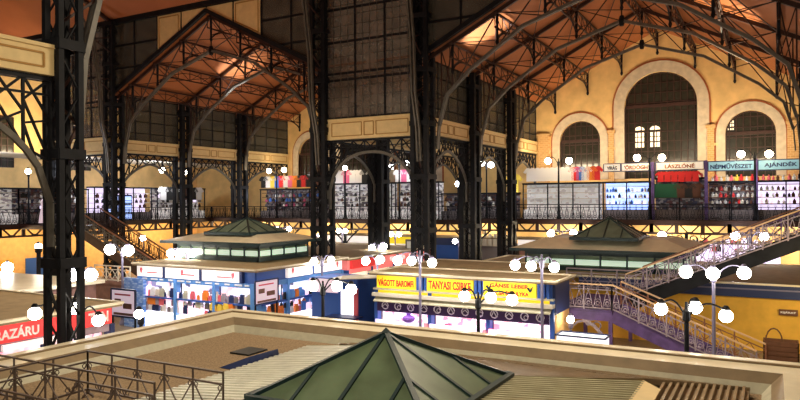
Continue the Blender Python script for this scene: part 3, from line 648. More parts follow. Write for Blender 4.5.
# gallery signs
def sign(label, x0, x1, z0, z1, m_, txt, tm, y=50.2, frac=.8, pos=None, rz=0, d=.16):
    e = empty('shop_sign', label, 'sign', pos or (x0, y, z0), rz); m = MB(); m.box(0, x1 - x0, 0, d, 0, z1 - z0); m.build('board', m_, e)
    m = MB(); L, H = x1 - x0, z1 - z0; m.path([(0, -.01, 0), (L, -.01, 0), (L, -.01, H), (0, -.01, H), (0, -.01, 0)], .06, .05, (0, 1, 0)); m.build('edge_trim', 'navy', e)
    if txt: text(txt, L * frac, H * .58, tm, e, (L * (1 - frac) / 2, -.005, H * .21))
    return e
sign('small white gallery sign with tiny dark letters beside the red jersey', -10.8, -9.6, 9.02, 9.58, 'signcream', 'VIRÁG', 'black', frac=.6)
sign('cream gallery sign with pale brown name lettering right of the small white sign', -9.55, -7.55, 9.02, 9.58, 'signcream', "'ÖRDÖGH", 'red_line')
sign('long cream gallery sign below the tall arched window', -7.2, -4.1, 9.02, 9.58, 'signcream', 'LÁSZLÓNÉ', 'red_line', frac=.62)
sign('left pale blue gallery sign reading NÉPMŰVÉSZET', -3.85, -1.05, 8.88, 9.52, 'signteal', 'NÉPMŰVÉSZET', 'navy', frac=.9)
sign('right pale blue gallery sign reading AJÁNDÉK', -.85, 1.75, 8.86, 9.52, 'signteal', 'AJÁNDÉK', 'navy', frac=.72)
for i, x in enumerate((-7.42, -.98, -3.98)):
    m = MB(); m.box(x - .1, x + .1, 50.15, 50.4, 5.5, 9.62); tag(m.build('sign_post', 'purple'), ('dark post between the two cream signs', 'dark post between the two pale blue signs', 'dark post between cream and blue signs')[i], 'post')

# ================================================================ globe street lamps
ARMM = {}
def lamp(label, base, globes, z0=0, r=.21, gm='globe', pm='post', hang=True, top=None, pr_=.07):
    r *= .8
    bx, by = base; e = empty('globe_lamp', label, 'lamp', (bx, by, z0)); zc = max(g[2] for g in globes) - z0; H = (top - z0) if top else zc + .15
    m = MB(); m.lathe([(pr_ * 2.6, 0), (pr_ * 2.6, .15), (pr_ * 1.6, .3), (pr_ * 1.5, 1.0), (pr_, 1.15), (pr_ * .85, H - .55), (pr_ * 1.5, H - .5), (pr_ * 1.5, H - .25), (pr_ * .7, H - .2), (pr_ * .5, H)], (0, 0, 0), 8); m.build('post', pm, e)
    for g in globes:
        gx, gy, gz = g[0] - bx, g[1] - by, g[2] - z0; dd = math.hypot(gx, gy)
        if dd > .12:
            m = MB(); P = []
            for i in range(9):
                t = i / 8; P.append((gx * t, gy * t, (H - .45) * (1 - t) + (gz + r + .03) * t + .26 * math.sin(math.pi * min(1, t * 1.08)) * (1 if hang else .6)))
            m.tube(P, .028, 5); m.build('arm', pm, e)
        m = MB(); m.sphere((gx, gy, gz), r); m.build('globe', gm, e, smooth=True)
        m = MB(); m.lathe([(.09, 0), (.11, .04), (.05, .12)], (gx, gy, gz + r - .02), 8); m.build('collar', pm, e)
    return e
Y = 20
lamp('three-globe lamp on a dark post directly behind the near roof edge, at the right', (-2.1, 20), [(-2.76, 20, 3.93), (-1.88, 20.1, 4.02), (-1.12, 20, 3.86)], r=.22, pm='iron')
lamp('three-globe lamp on a pale post in front of the yellow partition at the right', (-2.0, 28.2), [(-2.97, 28.2, 4.17), (-2.01, 28.0, 4.17), (-.96, 28.2, 4.22)], r=.3)
lamp('three-globe lamp at the right corner of the yellow-signed stall', (-8.35, 27.1), [(-9.5, 27.1, 4.26), (-8.8, 27.1, 4.25), (-7.83, 27.1, 4.24)], r=.26, top=4.75)
lamp('three-globe lamp in front of the middle yellow sign', (-8.25, 20), [(-8.72, 20, 3.91), (-7.82, 20, 3.92), (-7.12, 20, 3.89)], r=.22, pm='iron')
lamp('three-globe lamp between the two leftmost yellow signs', (-14.0, 27.1), [(-15.16, 27.1, 4.24), (-14.43, 27.1, 4.26), (-13.39, 27.1, 4.21)], r=.26, top=4.75)
lamp('two-globe lamp above the pink-red stall sign', (-19.9, 33.2), [(-20.57, 33, 3.53), (-19.61, 33, 3.66)], r=.3)
lamp('small two-globe lamp near the framed notice behind the pink-red sign', (-23.9, 40), [(-24.41, 40, 3.72), (-23.48, 40, 3.85)], r=.3)
lamp('two-globe lamp rising behind the right face of the blue stall', (-21.5, 30), [(-22.03, 30, 3.7), (-20.9, 30, 3.82)], r=.25)
lamp('three-globe lamp on a curved dark post before the blue stall aisle', (-14.3, 20), [(-14.74, 20, 3.9), (-13.68, 20, 3.96), (-13.08, 20, 3.87)], r=.25, pm='iron')
for l, gx, gz in (('left of the column left of centre', -34.18, 4.06), ('right of the tall column left of centre', -31.6, 4.5), ('between the two leftmost central girders', -26.5, 4.3), ('right beside the tall column right of centre', -20.92, 3.87)):
    lamp('small far globe lamp under the far gallery, ' + l, (gx, 47), [(gx - .35, 47, gz), (gx + .35, 47, gz)], r=.24)
lamp('small two-globe lamp under the far gallery behind the right lantern roof', (-13.1, 47.5), [(-13.95, 47.5, 4.58), (-12.33, 47.5, 4.64)], r=.32)
lamp('single far globe lamp right of the right lantern roof apex', (-6.46, 47.5), [(-6.46, 47.5, 4.55)], r=.36)
lamp('two-globe lamp seen through the rising stair railing at the right', (-1.3, 47.5), [(-2.11, 47.5, 4.64), (-.5, 47.5, 4.61)], r=.33, gm='globew')
for i, (a, b) in enumerate(((-14.58, -13.01), (-8.26, -6.63), (-1.8, -.21))):
    lamp('two-globe gallery lamp above the %s' % ('hanging football jerseys', 'two cream signs', 'two pale blue signs')[i], ((a + b) / 2, 49.0), [(a, 49, 9.88), (b, 49, 9.84)], ZG, r=.3, pm='iron', gm='globeo')
lamp('two-globe gallery lamp under the central round arch', (-27.2, 49), [(-27.99, 49, 9.83), (-26.46, 49, 10.1)], ZL, r=.28, pm='iron', gm='globew')
lamp('single gallery globe lamp at the left of the central round arch', (-32.6, 49), [(-32.6, 49, 9.88)], ZL, r=.28, pm='iron', gm='globeo')
lamp('two-globe gallery lamp above the coloured shirts in the left bay', (-40.2, 49), [(-41.09, 49, 9.85), (-39.32, 49, 9.89)], ZL, r=.3, pm='iron', gm='globeo')
lamp('two-globe gallery lamp between the second and third columns of the right-hand row', (-19.45, 49), [(-19.82, 49, 9.9), (-19.07, 49, 9.72)], ZL, r=.28, pm='iron', gm='globew')
lamp('single bright lower gallery lamp left of the second right-hand column', (-21.87, 49), [(-21.87, 49, 8.3)], ZL, r=.28, pm='iron', gm='globew')
lamp('two-globe lamp between the second and third left columns on the side gallery', (-49.5, 45.2), [(-49.5, 43.89, 9.98), (-49.5, 46.6, 9.85)], ZL, r=.32, pm='iron')
lamp('single warm globe lamp on the side gallery at the far left', (-49.5, 31.1), [(-49.5, 31.06, 9.4)], ZL, r=.26, pm='iron', gm='globeo')
lamp('two-globe lamp beneath the left stair handrail', (-32.6, 26), [(-33.65, 26, 4.27), (-32.07, 26, 4.26)], r=.38)
lamp('single globe lamp seen behind the left stairs on the yellow wall', (-52.2, 44), [(-52.24, 44, 3.6)], r=.35, gm='globew')
lamp('three-globe lamp above the white-signed blue stall', (-30.6, 29.0), [(-32.0, 29, 3.9), (-31.3, 29, 3.9), (-30.2, 29, 3.95)], r=.3)
lamp('two-globe lamp right of the left lantern roof', (-37.9, 47), [(-38.6, 47, 4.55), (-37.2, 47, 4.58)], r=.28)
lamp('single-globe lamp on a dark post left of the foreground column', (-40, 25.75), [(-40, 25.75, 4.29)], r=.26, pm='iron', pr_=.14)
lamp('single-globe lamp at the left edge before the orange wall', (-38, 22.6), [(-38, 22.6, 3.35)], r=.38, gm='globe')
lamp('two-globe lamp glimpsed through and right of the foreground column', (-28, 20.1), [(-28, 19.62, 3.7), (-28, 20.6, 3.61)], r=.36, gm='globew')
lamp('three-globe lamp close around the foreground column', (-18.3, 13.1), [(-18.3, 11.66, 3.87), (-18.3, 12.88, 3.85), (-18.3, 13.71, 3.35)], r=.23, pm='iron')
lamp('single globe lamp in front of the left end of the blue stall', (-19, 15.9), [(-19, 15.82, 3.18)], r=.2, pm='iron')

# ================================================================ left and right stairs
def stair(label, A, B, width, mt, step=.3):                          # A top (x,y,z) B bottom, runs along X; width along +Y
    e = empty('staircase', label, 'stairs', A); n = max(3, int(abs(A[2] - B[2]) / .17)); dx = (B[0] - A[0]) / n; dz = (B[2] - A[2]) / n
    m = MB()
    for i in range(n): x0, x1 = sorted((i * dx, (i + 1) * dx)); z = (i + (1 if dz < 0 else 1)) * dz; m.box(x0, x1 + .03, .05, width - .05, z - .06 + (0 if dz < 0 else 0), z)
    m.build('treads', mt, e)
    for k, y in enumerate((0, width)):
        m = MB(); m.bar((0, y, -.22), (B[0] - A[0], y, B[2] - A[2] - .22), .08, .6); m.build('stringer', mt, e)
    return e
def rail_run(label, A, B, mt, mr, h=1.05, sp=1.0, n=2, ring=True):
    e = empty('stair_railing', label, 'railing', A); L = B[0] - A[0]; s_ = (B[2] - A[2]) / L if L else 0
    sign_ = 1 if L > 0 else -1
    balustrade_parts(e, abs(L), 0, h, n, mt, ring, sp, mr, zf=lambda x: s_ * x * sign_); return e
# right: landing, flight down to the right, flight up to the right
m = MB(); m.box(-8.5, -6.1, 29.9, 34.8, 2.02, 2.2); e = empty('stair_landing', 'purple iron stair landing right of the yellow-signed stall', 'landing'); m.build('deck', 'purple', e)
m = MB(); m.box(-8.5, -6.1, 29.85, 29.95, 1.72, 2.1); m.build('fascia', 'purple', e)
for x in (-8.4, -6.2):
    for y in (30, 34.6): m = MB(); m.box(x - .08, x + .08, y - .08, y + .08, 0, 2.1); m.build('post', 'purple', e)
m = MB(); m.path([(-8.3, 29.9, .3), (-8.15, 29.9, 1.1), (-7.6, 29.9, 1.6), (-6.9, 29.9, 1.75)], .09); m.path([(-6.3, 29.9, .3), (-6.45, 29.9, 1.0), (-6.9, 29.9, 1.5), (-7.4, 29.9, 1.7)], .12); m.ring((-6.75, 29.88, 1.5), .16, .03); m.ring((-7.15, 29.88, 1.58), .1, .025); m.build('scroll_bracket', 'purple_light', e)
stair('purple iron stair flight descending to the right behind the near roof', (-6.1, 29.9, 2.2), (-.9, 29.9, 0), 1.9, 'purple')
stair('grey stair flight rising right towards the far gallery', (-5.9, 33.0, 2.3), (1.3, 33.0, 5.5), 1.7, 'iron')
rail_run('scrolled purple-grey railing on the stair landing with a pale handrail', (-8.5, 29.8, 2.2), (-6.1, 29.8, 2.2), 'purple_light', 'rail', 1.1, 1.2, 3)
rail_run('scrolled railing on the near side of the descending stair', (-6.1, 29.8, 2.2), (-.6, 29.8, -.1), 'purple_light', 'rail', 1.12, 1.1, 3)
rail_run('thin railing on the far side of the descending stair', (-6.1, 31.8, 2.2), (-.3, 31.8, -.1), 'railred', 'rail', 1.05, 1.2, 2, False)
rail_run('scrolled railing on the near side of the rising stair, pale sloping handrail', (-6.1, 32.9, 2.35), (1.5, 32.9, 5.6), 'purple_light', 'rail', 1.12, 1.0, 3)
rail_run('railing on the far side of the rising stair', (-5.6, 34.7, 2.6), (1.5, 34.7, 5.7), 'purple', 'railred', 1.1, 1.2, 2, False)
rail_run('low crossed-bar railing at the rear of the stair landing', (-9.4, 34.8, 2.45), (-5.6, 34.8, 2.45), 'purple_light', 'purple_light', 1.0, 1.2, 2, False)
# left stairs
stair('dark stair flight descending right from the left side gallery', (-42.4, 30, 5.38), (-34.4, 30, 2.0), 2.0, 'iron_brown')
rail_run('near railing of the left stairs with a pink-brown handrail', (-42.4, 30, 5.45), (-34.4, 30, 2.05), 'iron_grey', 'railred', 1.12, 1.0, 3)
rail_run('far railing of the left stairs', (-42.4, 32, 5.45), (-34.4, 32, 2.05), 'iron_brown', 'railred', 1.12, 1.0, 3)
m = MB(); e = empty('stair_landing', 'landing at the foot of the left stairs above the brown panelled box', 'landing'); m.box(-37.8, -33.2, 27.9, 30, 1.9, 2.1); m.build('deck', 'brown', e)
m = MB(); m.box(-37.6, -33.4, 28.0, 29.9, 0, 1.9); m.build('panelled_base', 'brown', e)
rail_run('short crossed-bar railing on the left stair landing', (-37.7, 28, 2.1), (-34.4, 28, 2.1), 'offwhite', 'offwhite', .95, 1.1, 2, False)
# ================================================================ ground floor stalls
def block(label, x0, x1, y0, y1, h, roofm='roof', wall='navy', over=.25, hip=0):
    e = empty('market_stall', label, 'stall', (x0, y0, 0)); L, D = x1 - x0, y1 - y0
    m = MB(); m.box(.5, L - .5, .6, D - .1, 0, h - .15); m.build('core', wall, e)
    m = MB(); m.box(-over, L + over, -over, D + over, h - .1, h)
    if hip:
        a, b, c, d_ = (-over, -over, h), (L + over, -over, h), (L + over, D + over, h), (-over, D + over, h); k = min(L, D) * .3
        A, B, C, D2 = (k, k, h + hip), (L - k, k, h + hip), (L - k, D - k, h + hip), (k, D - k, h + hip)
        m.add([a, b, c, d_, A, B, C, D2], [(0, 1, 5, 4), (1, 2, 6, 5), (2, 3, 7, 6), (3, 0, 4, 7), (4, 5, 6, 7)])
    m.build('roof', roofm, e)
    m = MB(); t = over
    m.path([(-t, -t, h + .02), (L + t, -t, h + .02), (L + t, D + t, h + .02), (-t, D + t, h + .02), (-t, -t, h + .02)], .14, .08); m.build('roof_edge', 'cap', e)
    return e
def front(par, loc, rz, L, h, bays, P):
    """stall front as parts of its stall; local x along, facing -y. P: colours"""
    T = Matrix.Translation(loc) @ Matrix.Rotation(rz, 4, 'Z')
    def put(mb, name, m, **k):
        o = mb.build(name, m, par, **k); o.matrix_local = T; return o
    out = put
    m = MB(); m.box(0, L, .02, .14, h - .95, h - .7); put(m, 'fascia', P['fascia'])
    m = MB(); m.box(0, L, .05, .5, h - .72, h - .1); put(m, 'header', P['header'])
    xs_ = [L * k / bays for k in range(bays + 1)]
    for x in xs_: m = MB(); m.box(x - .09, x + .09, -.04, .3, 0, h - .7); put(m, 'pillar', P['post'])
    for k in range(bays):
        a, b = xs_[k] + .1, xs_[k + 1] - .1
        m = MB(); m.box(a, b, .42, .5, .9, h - .95); put(m, 'lit_display', P['lit'])
        m = MB(); m.box(a, b, 0, .42, 0, .9); put(m, 'counter', P['counter'])
    return put, xs_, T
# --- blue stall
bs = block('long blue stall with white signs, lower left, its corner towards the centre', -31.1, -22.6, 25.9, 33.6, 3.58, 'roof')
PB = dict(fascia='blue2', header='blue', post='blue2', lit='case_white', counter='lit')
put, xs_, T = front(bs, (0, 0, 0), 0, 8.5, 3.58, 3, PB)
m = MB(); m.box(0, 8.5, -.02, .3, 1.72, 1.8); put(m, 'shelf', 'blue')
for k in range(12): m = MB(); m.box(.3 + k * .68, .3 + k * .68 + (.34, .5, .28)[k % 3], -.02, .02, 2.72, 2.8); put(m, 'fascia_label', 'white')
m = MB(); m.box(-1.1, .5, -.12, .1, .0, 2.75); put(m, 'side_panel', 'mosaic')
for xx in (2.1, 4.82, 7.6): m = MB(); m.box(xx - .05, xx + .12, -.16, .1, 2.88, 3.54); put(m, 'sign_divider', 'navy')
m = MB(); m.box(-.1, .0, -.05, .6, .0, 2.7); put(m, 'corner_panel', 'blue2')
put2, xs2, T2 = front(bs, (8.5, 0, 0), math.pi / 2, 7.7, 3.58, 3, PB)
m = MB(); m.box(0, 7.7, -.02, .3, 1.72, 1.8); put2(m, 'shelf', 'blue')
def subsign(par, T, x0, x1, z0, z1, m_, txt, tm, mark=None, frac=.85):
    m = MB(); m.box(x0, x1, -.12, .06, z0, z1); o = m.build('sign_board', m_, par); o.matrix_local = T
    if txt:
        rows = txt.split('\n'); H = z1 - z0; n = len(rows)
        for i, r_ in enumerate(rows):
            w_ = (x1 - x0) * frac; t = text(r_, w_, H / n * .66, tm, o, ((x0 + x1 - w_) / 2, -.125, z0 + H * (n - 1 - i) / n + H / n * .17))
    if mark:
        for mx in mark: m = MB(); m.poly([(mx - .1, z0 + .36), (mx - .06, z0 + .5), (mx, z0 + .44), (mx + .06, z0 + .5), (mx + .1, z0 + .36), (mx, z0 + .16)], -.15, -.12); m.build('emblem', 'pinkred', o)
    return o
for a, b, mk in ((.0, 2.05, [.35]), (2.2, 4.75, [3.5]), (4.95, 7.5, [7.1])): subsign(bs, T, a, b, 2.9, 3.52, 'signwhite', None, None, mk)
for a, b in ((.15, 1.9), (2.5, 4.7), (5.1, 7.3)):
    m = MB(); m.box((a + b) / 2 - .2, b - .3, -.14, -.12, 3.1, 3.17); put(m, 'pale_lettering', 'pinkred')
for a, b, mk in ((2.4, 4.55, [2.8]), (4.95, 7.5, [7.0])): subsign(bs, T2, a, b, 2.95, 3.52, 'signwhite', None, None, mk)
def wares(x0, x1, y, zs_, n, cols, name, label, group, rz=0, size=(.28, .3), org=(0, 0, 0)):
    R = Matrix.Translation(org) @ Matrix.Rotation(rz, 4, 'Z'); ms = []
    for c in cols:
        m = MB(); a, b = size; m.box(-a / 2, a / 2, -.06, .06, 0, b * .75); m.box(-a * .35, a * .35, -.05, .05, b * .75, b); ms.append(m.mesh(name, c))
    for z in zs_:
        for i in range(n):
            o = bpy.data.objects.new(name, random.choice(ms)); COL.objects.link(o); t = (i + .5 + random.uniform(-.25, .25)) / n; s_ = random.uniform(.6, 1.25)
            o.matrix_world = R @ Matrix.Translation((x0 + (x1 - x0) * t, y, z)) @ Matrix.Scale(s_, 4); tag(o, label, 'package', group)
wares(.3, 8.2, .12, (1.82, 1.0, 1.35), 26, ['white', 'litpink', 'shelfd', 'navy', 'pinkred', 'offwhite', 'litlav', 'orange', 'purple_light', 'flash'], 'food_package', 'small food package in the lit windows on the front of the blue stall', 'packages in the blue stall front', 0, (.3, .42), (-31.1, 25.9, 0))
wares(.3, 7.4, .12, (1.82, 1.0, 1.35), 22, ['white', 'litpink', 'black', 'orange', 'pinkred', 'blue2'], 'food_package', 'small food package in the lit windows on the right face of the blue stall', 'packages in the blue stall side', math.pi / 2, (.3, .42), (-22.6, 25.9, 0))
wares(5.4, 7.0, .02, (1.35,), 4, ['orange', 'cloth_yellow'], 'flower_bunch', 'orange and yellow flower bunch in the right window of the blue stall front', 'flowers in the blue stall', 0, (.4, .42), (-31.1, 25.9, 0))
# poster at its corner
def poster(label, loc, rz, w_, h):
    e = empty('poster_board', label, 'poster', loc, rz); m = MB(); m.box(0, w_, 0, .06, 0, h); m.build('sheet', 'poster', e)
    m = MB(); m.path([(0, 0, 0), (w_, 0, 0), (w_, 0, h), (0, 0, h), (0, 0, 0)], .07); m.build('frame', 'navy', e)
    m = MB(); m.box(w_ * .15, w_ * .4, -.02, 0, h * .45, h * .65); m.box(w_ * .5, w_ * .85, -.02, 0, h * .3, h * .5); m.box(w_ * .1, w_ * .9, -.02, 0, h * .05, h * .14); m.build('pictures', 'brown', e)
    m = MB(); m.box(w_ * .15, w_ * .8, -.02, 0, h * .78, h * .84); m.build('heading', 'pinkred', e)
    if loc[2] > .5: m = MB(); m.bar((.05, .03, -loc[2]), (.05, .03, 0), .06); m.bar((w_ - .05, .03, -loc[2]), (w_ - .05, .03, 0), .06); m.build('legs', 'iron', e)
poster('pale pink poster with small pictures hung at the corner of the blue stall', (-22.35, 25.55, 1.9), math.pi / 2, 1.75, 1.15)
poster('lavender framed poster standing left of the blue stall', (-24.9, 19.3, 2.15), 0, 1.5, 1.15)
# --- yellow signed poultry stall
ys = block('poultry stall with three yellow signs with red lettering in the centre', -16.55, -8.05, 27.5, 29.9, 3.6, 'roof')
block('plain brown-roofed stall block directly behind the yellow-signed poultry stall', -16.55, -10.4, 30.45, 34.6, 3.6, 'roof', hip=.12)
PY = dict(fascia='signyellow', header='blue', post='blue', lit='case_pink', counter='litlav')
put, xs_, T = front(ys, (0, 0, 0), 0, 8.5, 3.6, 3, PY)
subsign(ys, T, .1, 2.15, 2.9, 3.47, 'signyellow', 'VÁGOTT BAROMFI', 'red', frac=.92)
subsign(ys, T, 2.75, 5.0, 2.9, 3.47, 'signyellow', 'TANYASI CSIRKE', 'red', frac=.92)
o = subsign(ys, T, 5.5, 7.85, 2.88, 3.5, 'signyellow', 'GÄNSE LEBER\nKACSA ÉS PULYKA', 'red', frac=.74)
for x in (5.75, 7.6):
    m = MB(); m.poly([(x - .14, 3.28), (x - .05, 3.32), (x, 3.22), (x + .12, 3.36), (x + .08, 3.17), (x, 3.1), (x - .06, 3.18)], -.16, -.12); m.build('bird_emblem', 'green_bar', o)
m = MB(); m.box(-.1, 8.6, -.14, .05, 2.8, 2.88); put(m, 'sign_ledge', 'flash')
m = MB(); m.box(-.1, 8.6, -.25, .1, 2.5, 2.66); put(m, 'canopy_band', 'offwhite')
m = MB(); m.add([(0, -.3, 2.3), (8.5, -.3, 2.3), (8.5, .05, 2.52), (0, .05, 2.52), (0, -.3, 2.26), (8.5, -.3, 2.26), (8.5, .05, 2.46), (0, .05, 2.46)], [(0, 1, 2, 3), (7, 6, 5, 4), (0, 4, 5, 1)]); put(m, 'awning', 'flash')
m = MB(); m.box(.1, 8.4, -.1, -.02, 1.8, 2.36); put(m, 'menu_frieze', 'frieze')
for k in range(12):
    x = .55 + k * .68; m = MB(); m.ring((x, -.12, 2.08), .17, .03, 'y', 9, 3)
    if k % 3 == 0: m.path([(x - .15, -.12, 2.02), (x, -.12, 2.16), (x + .16, -.12, 2.0)], .03)
    elif k % 3 == 1: m.ring((x + .06, -.12, 2.04), .09, .018, 'y', 7, 3)
    else: m.path([(x - .12, -.12, 1.98), (x - .02, -.12, 2.2), (x + .1, -.12, 1.98)], .03)
    put(m, 'food_drawing', 'drawing')
for k in range(3):
    a, b = xs_[k] + .15, xs_[k + 1] - .15; m = MB(); m.box(a, b, -.35, .35, .9, 1.0); m.box(a, b, -.35, -.32, 1.0, 1.45); put(m, 'display_case', 'litlav')
wares(.3, 8.3, -.1, (1.02, 1.22), 22, ['meat', 'litpink', 'meat', 'cloth_pink', 'white'], 'meat_cut', 'small pink cut of meat in the counter under the yellow signs', 'meat in the poultry counter', 0, (.28, .2), (-16.55, 27.5, 0))
m = MB(); m.sphere((0, 0, 0), .3, 10, 6, .6); m.lathe([(.05, .1), (.12, .25)], (0, 0, 0), 8); tag(m.build('purple_bag', mat('violet', (.3, .12, .75), .4)), 'purple bag on the counter below the leftmost yellow sign', 'bag').location = (-14.6, 27.1, 1.6)
m = MB(); m.box(8.5, 8.62, .1, 2.3, 2.2, 3.5); put(m, 'side_fascia', 'navy'); m = MB(); m.box(8.5, 8.6, .1, 2.3, 0, 2.2); put(m, 'side_wall', 'orangewall')
for k, a in enumerate((2.2, 5.05, 7.9)):
    m = MB()
    for q in range(3): m.box(a + q * .2, a + q * .2 + .12, -.1, .05, 2.88, 3.5)
    put(m, 'ribbed_panel', 'blue')
# --- red stall at the left
rs = block('stall with a red sign in white letters behind the foreground column', -33.5, -20.5, 9.0, 15.9, 3.42, 'roof')
PR = dict(fascia='purple_light', header='red', post='navy', lit='case_pink', counter='case_pink')
put, xs_, T = front(rs, (13.0, 0, 0), math.pi / 2, 6.9, 3.42, 3, PR)
subsign(rs, T, 1.9, 4.28, 2.76, 3.32, 'signred', 'SZÁRAZÁRU', 'white', frac=.86)
subsign(rs, T, 4.5, 5.7, 2.76, 3.32, 'signred', None, None); subsign(rs, T, 5.72, 6.8, 2.76, 3.32, 'signred', 'TAN', 'white', frac=.72)
m = MB(); m.box(3.0, 4.9, -.08, 0, 2.5, 2.68); put(m, 'small_sign', 'signwhite'); m = MB(); m.box(.5, 2.7, -.08, 0, 2.5, 2.7); put(m, 'small_sign', 'purple_light')
m = MB(); m.box(-.1, 7.0, -.6, .0, 2.28, 2.36); put(m, 'shade_board', 'offwhite')
wares(1.0, 6.6, .1, (.95, 1.4), 14, ['litpink', 'white', 'pinkred', 'navy', 'meat'], 'food_package', 'small package in the lit front of the red-signed stall', 'packages in the red-signed stall', math.pi / 2, (.3, .35), (-20.5, 9.0, 0))
# --- pink stall at aisle end
ps = block('stall with a pink-red sign at the end of the aisle in the middle', -31.1, -22.6, 34.2, 45.5, 3.5, 'roof', hip=.15)
PP = dict(fascia='signpink', header='signpink', post='blue', lit='litwarm', counter='blue')
put, xs_, T = front(ps, (8.5, 0, 0), math.pi / 2, 11.3, 3.5, 4, PP)
subsign(ps, T, .3, 3.0, 2.85, 3.4, 'signred', None, None); subsign(ps, T, 3.1, 10.5, 2.85, 3.4, 'signpink', None, None)
for k in range(5): m = MB(); m.lathe([(.2, 0), (.26, .12), (.2, .24)], (3.8 + k * 1.35, -.16, 3.0), 8); put(m, 'round_emblem', 'signwhite')
# aisle: blue kiosk with a white lit doorway
e = empty('blue_kiosk', 'blue kiosk with a bright white doorway and red jamb left of the yellow signs', 'kiosk', (-21.6, 29.2, 0))
m = MB(); m.box(0, 2.9, 0, 2.2, 0, 2.95); m.build('body', 'blue', e); m = MB(); m.box(1.9, 2.7, -.06, 0, .6, 2.4); m.build('doorway', 'lit', e); m = MB(); m.box(2.72, 2.95, -.1, 0, .4, 2.5); m.build('jamb', 'pinkred', e)
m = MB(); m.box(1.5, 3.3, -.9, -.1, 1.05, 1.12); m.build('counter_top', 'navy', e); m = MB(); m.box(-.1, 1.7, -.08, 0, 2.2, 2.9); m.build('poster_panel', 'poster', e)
m = MB(); m.slab([(1.6, -.8, 3.0), (4.6, -.8, 3.25), (4.6, .6, 3.3), (1.6, .6, 3.05)], .05); m.build('canopy', 'offwhite', e)
e = empty('framed_notice', 'small grey framed notice above the aisle, between lamp globes', 'notice', (-23.4, 43, 3.2)); m = MB(); m.box(0, .9, 0, .06, 0, 1.0); m.build('frame', 'iron_grey', e); m = MB(); m.box(.15, .75, -.02, 0, .15, .85); m.build('sheet', 'white', e)
m = MB(); m.bar((.45, .05, -3.2), (.45, .05, 0), .07); m.build('post', 'iron', e)
# --- rear right block with yellow partition
rb = block('low stall block with yellow front wall and blue band behind the right stairs', -16.3, 6.5, 35.1, 45.5, 3.05, 'roof', 'yellow2', over=.15, hip=.1)
m = MB(); m.box(7.5, 22.8, 0, .6, 0, 2.6); m.build('yellow_wall', 'yellow2', rb); m = MB(); m.box(7.5, 22.8, -.2, .5, 2.45, 3.06); m.build('blue_band', 'navy', rb); m = MB(); m.box(7.5, 22.8, -.26, .3, 2.8, 2.86); m.build('ledge', 'post', rb)
m = MB(); m.box(19.5, 22.8, .8, 8, 3.05, 3.9)
for k in range(12): m.box(19.4, 22.9, .7, .8, 3.1 + k * .07, 3.13 + k * .07)
m.build('louvred_roof_box', 'corrg', rb)
e = empty('wall_plate', 'small dark red plate with pale letters on the yellow wall, right edge', 'sign', (.2, 34.98, 1.72)); m = MB(); m.box(0, .75, 0, .08, 0, .26); m.build('plate', 'wooden', e); text('KIJÁRAT', .6, .12, 'white', e, (.07, -.005, .07))
e = empty('wooden_crate', 'brown wooden crate with a curved handle beside the foot of the right stairs', 'crate', (-.4, 31.9, 0)); m = MB()
for k in range(5): m.box(0, 1.3, 0, .05, .1 + k * .2, .26 + k * .2); m.box(0, 1.3, .75, .8, .1 + k * .2, .26 + k * .2); m.box(0, .05, 0, .8, .1 + k * .2, .26 + k * .2); m.box(1.25, 1.3, 0, .8, .1 + k * .2, .26 + k * .2)
m.box(0, 1.3, 0, .8, 0, .1); m.build('slatted_box', 'wooden', e); m = MB(); m.tube([(.1 + .3 * (1 - math.cos(math.pi * i / 8)), .1, 1.05 + .55 * math.sin(math.pi * i / 8)) for i in range(9)], .03, 5); m.build('handle', 'wooden', e)
# white case behind the near roof under the landing
e = empty('white_display_case', 'white lit display case below the stair landing', 'display case', (-6.9, 24, 0)); m = MB(); m.box(0, 1.75, 0, .8, 0, 1.7); m.build('base', 'white', e); m = MB(); m.box(.03, 1.72, .03, .77, 1.7, 2.1); m.build('lit_top', 'lit', e); m = MB(); m.path([(0, 0, 2.12), (1.75, 0, 2.12), (1.75, .8, 2.12), (0, .8, 2.12), (0, 0, 2.12)], .05); m.build('rim', 'navy', e)
lamp('tiny low globe lamp under the left side of the stair landing', (-7.5, 28.3), [(-7.5, 28.3, 1.95)], r=.2, top=2.1)
# stalls under the far gallery
ug = [('white-lit ground stall under the far gallery left of the centre', -35.6, -29.6, 'signwhite', 'offwhite'), ('yellow-signed ground stall under the far gallery near the centre', -29.3, -24.8, 'signyellow', 'signwhite'), ('dark blue ground stall under the gallery beside the tall right column', -24.6, -21.4, 'navy', 'blue'),
      ('ground stall with a white upright picket sign under the far gallery', -21.0, -17.6, 'offwhite', 'shelfd'), ('white-fronted ground stall under the far gallery left of the right lantern', -17.3, -14.2, 'signwhite', 'brown'), ('bright stall under the gallery behind the rising stairs', -5.2, .4, 'litlav', 'litlav')]
for l, a, b, sm, bm in ug:
    e = empty('market_stall', l, 'stall', (a, 50, 0)); m = MB(); m.box(0, b - a, .3, 2.2, 0, 3.5); m.build('body', bm, e); m = MB(); m.box(0, b - a, 0, .3, 3.35, 3.95); m.build('sign_board', sm, e)
    m = MB(); m.box(-.1, b - a + .1, -.3, 2.3, 3.95, 4.05); m.build('roof', 'roof', e)
m = MB()
for k in range(8): m.box(-20.9 + k * .42, -20.65 + k * .42, 49.8, 49.88, 3.4, 4.35 + (.25 if k == 2 else 0))
tag(m.build('picket_row', 'offwhite'), 'row of pale upright pickets under the gallery between the right-hand columns', 'pickets')
wares(.1, 5.4, -.1, (3.45, 3.95), 12, ['white', 'black', 'litlav', 'pinkred'], 'glass_jar', 'small jar in the bright display behind the rising stairs', 'jars behind the rising stairs', 0, (.25, .35), (-5.2, 50, 0))
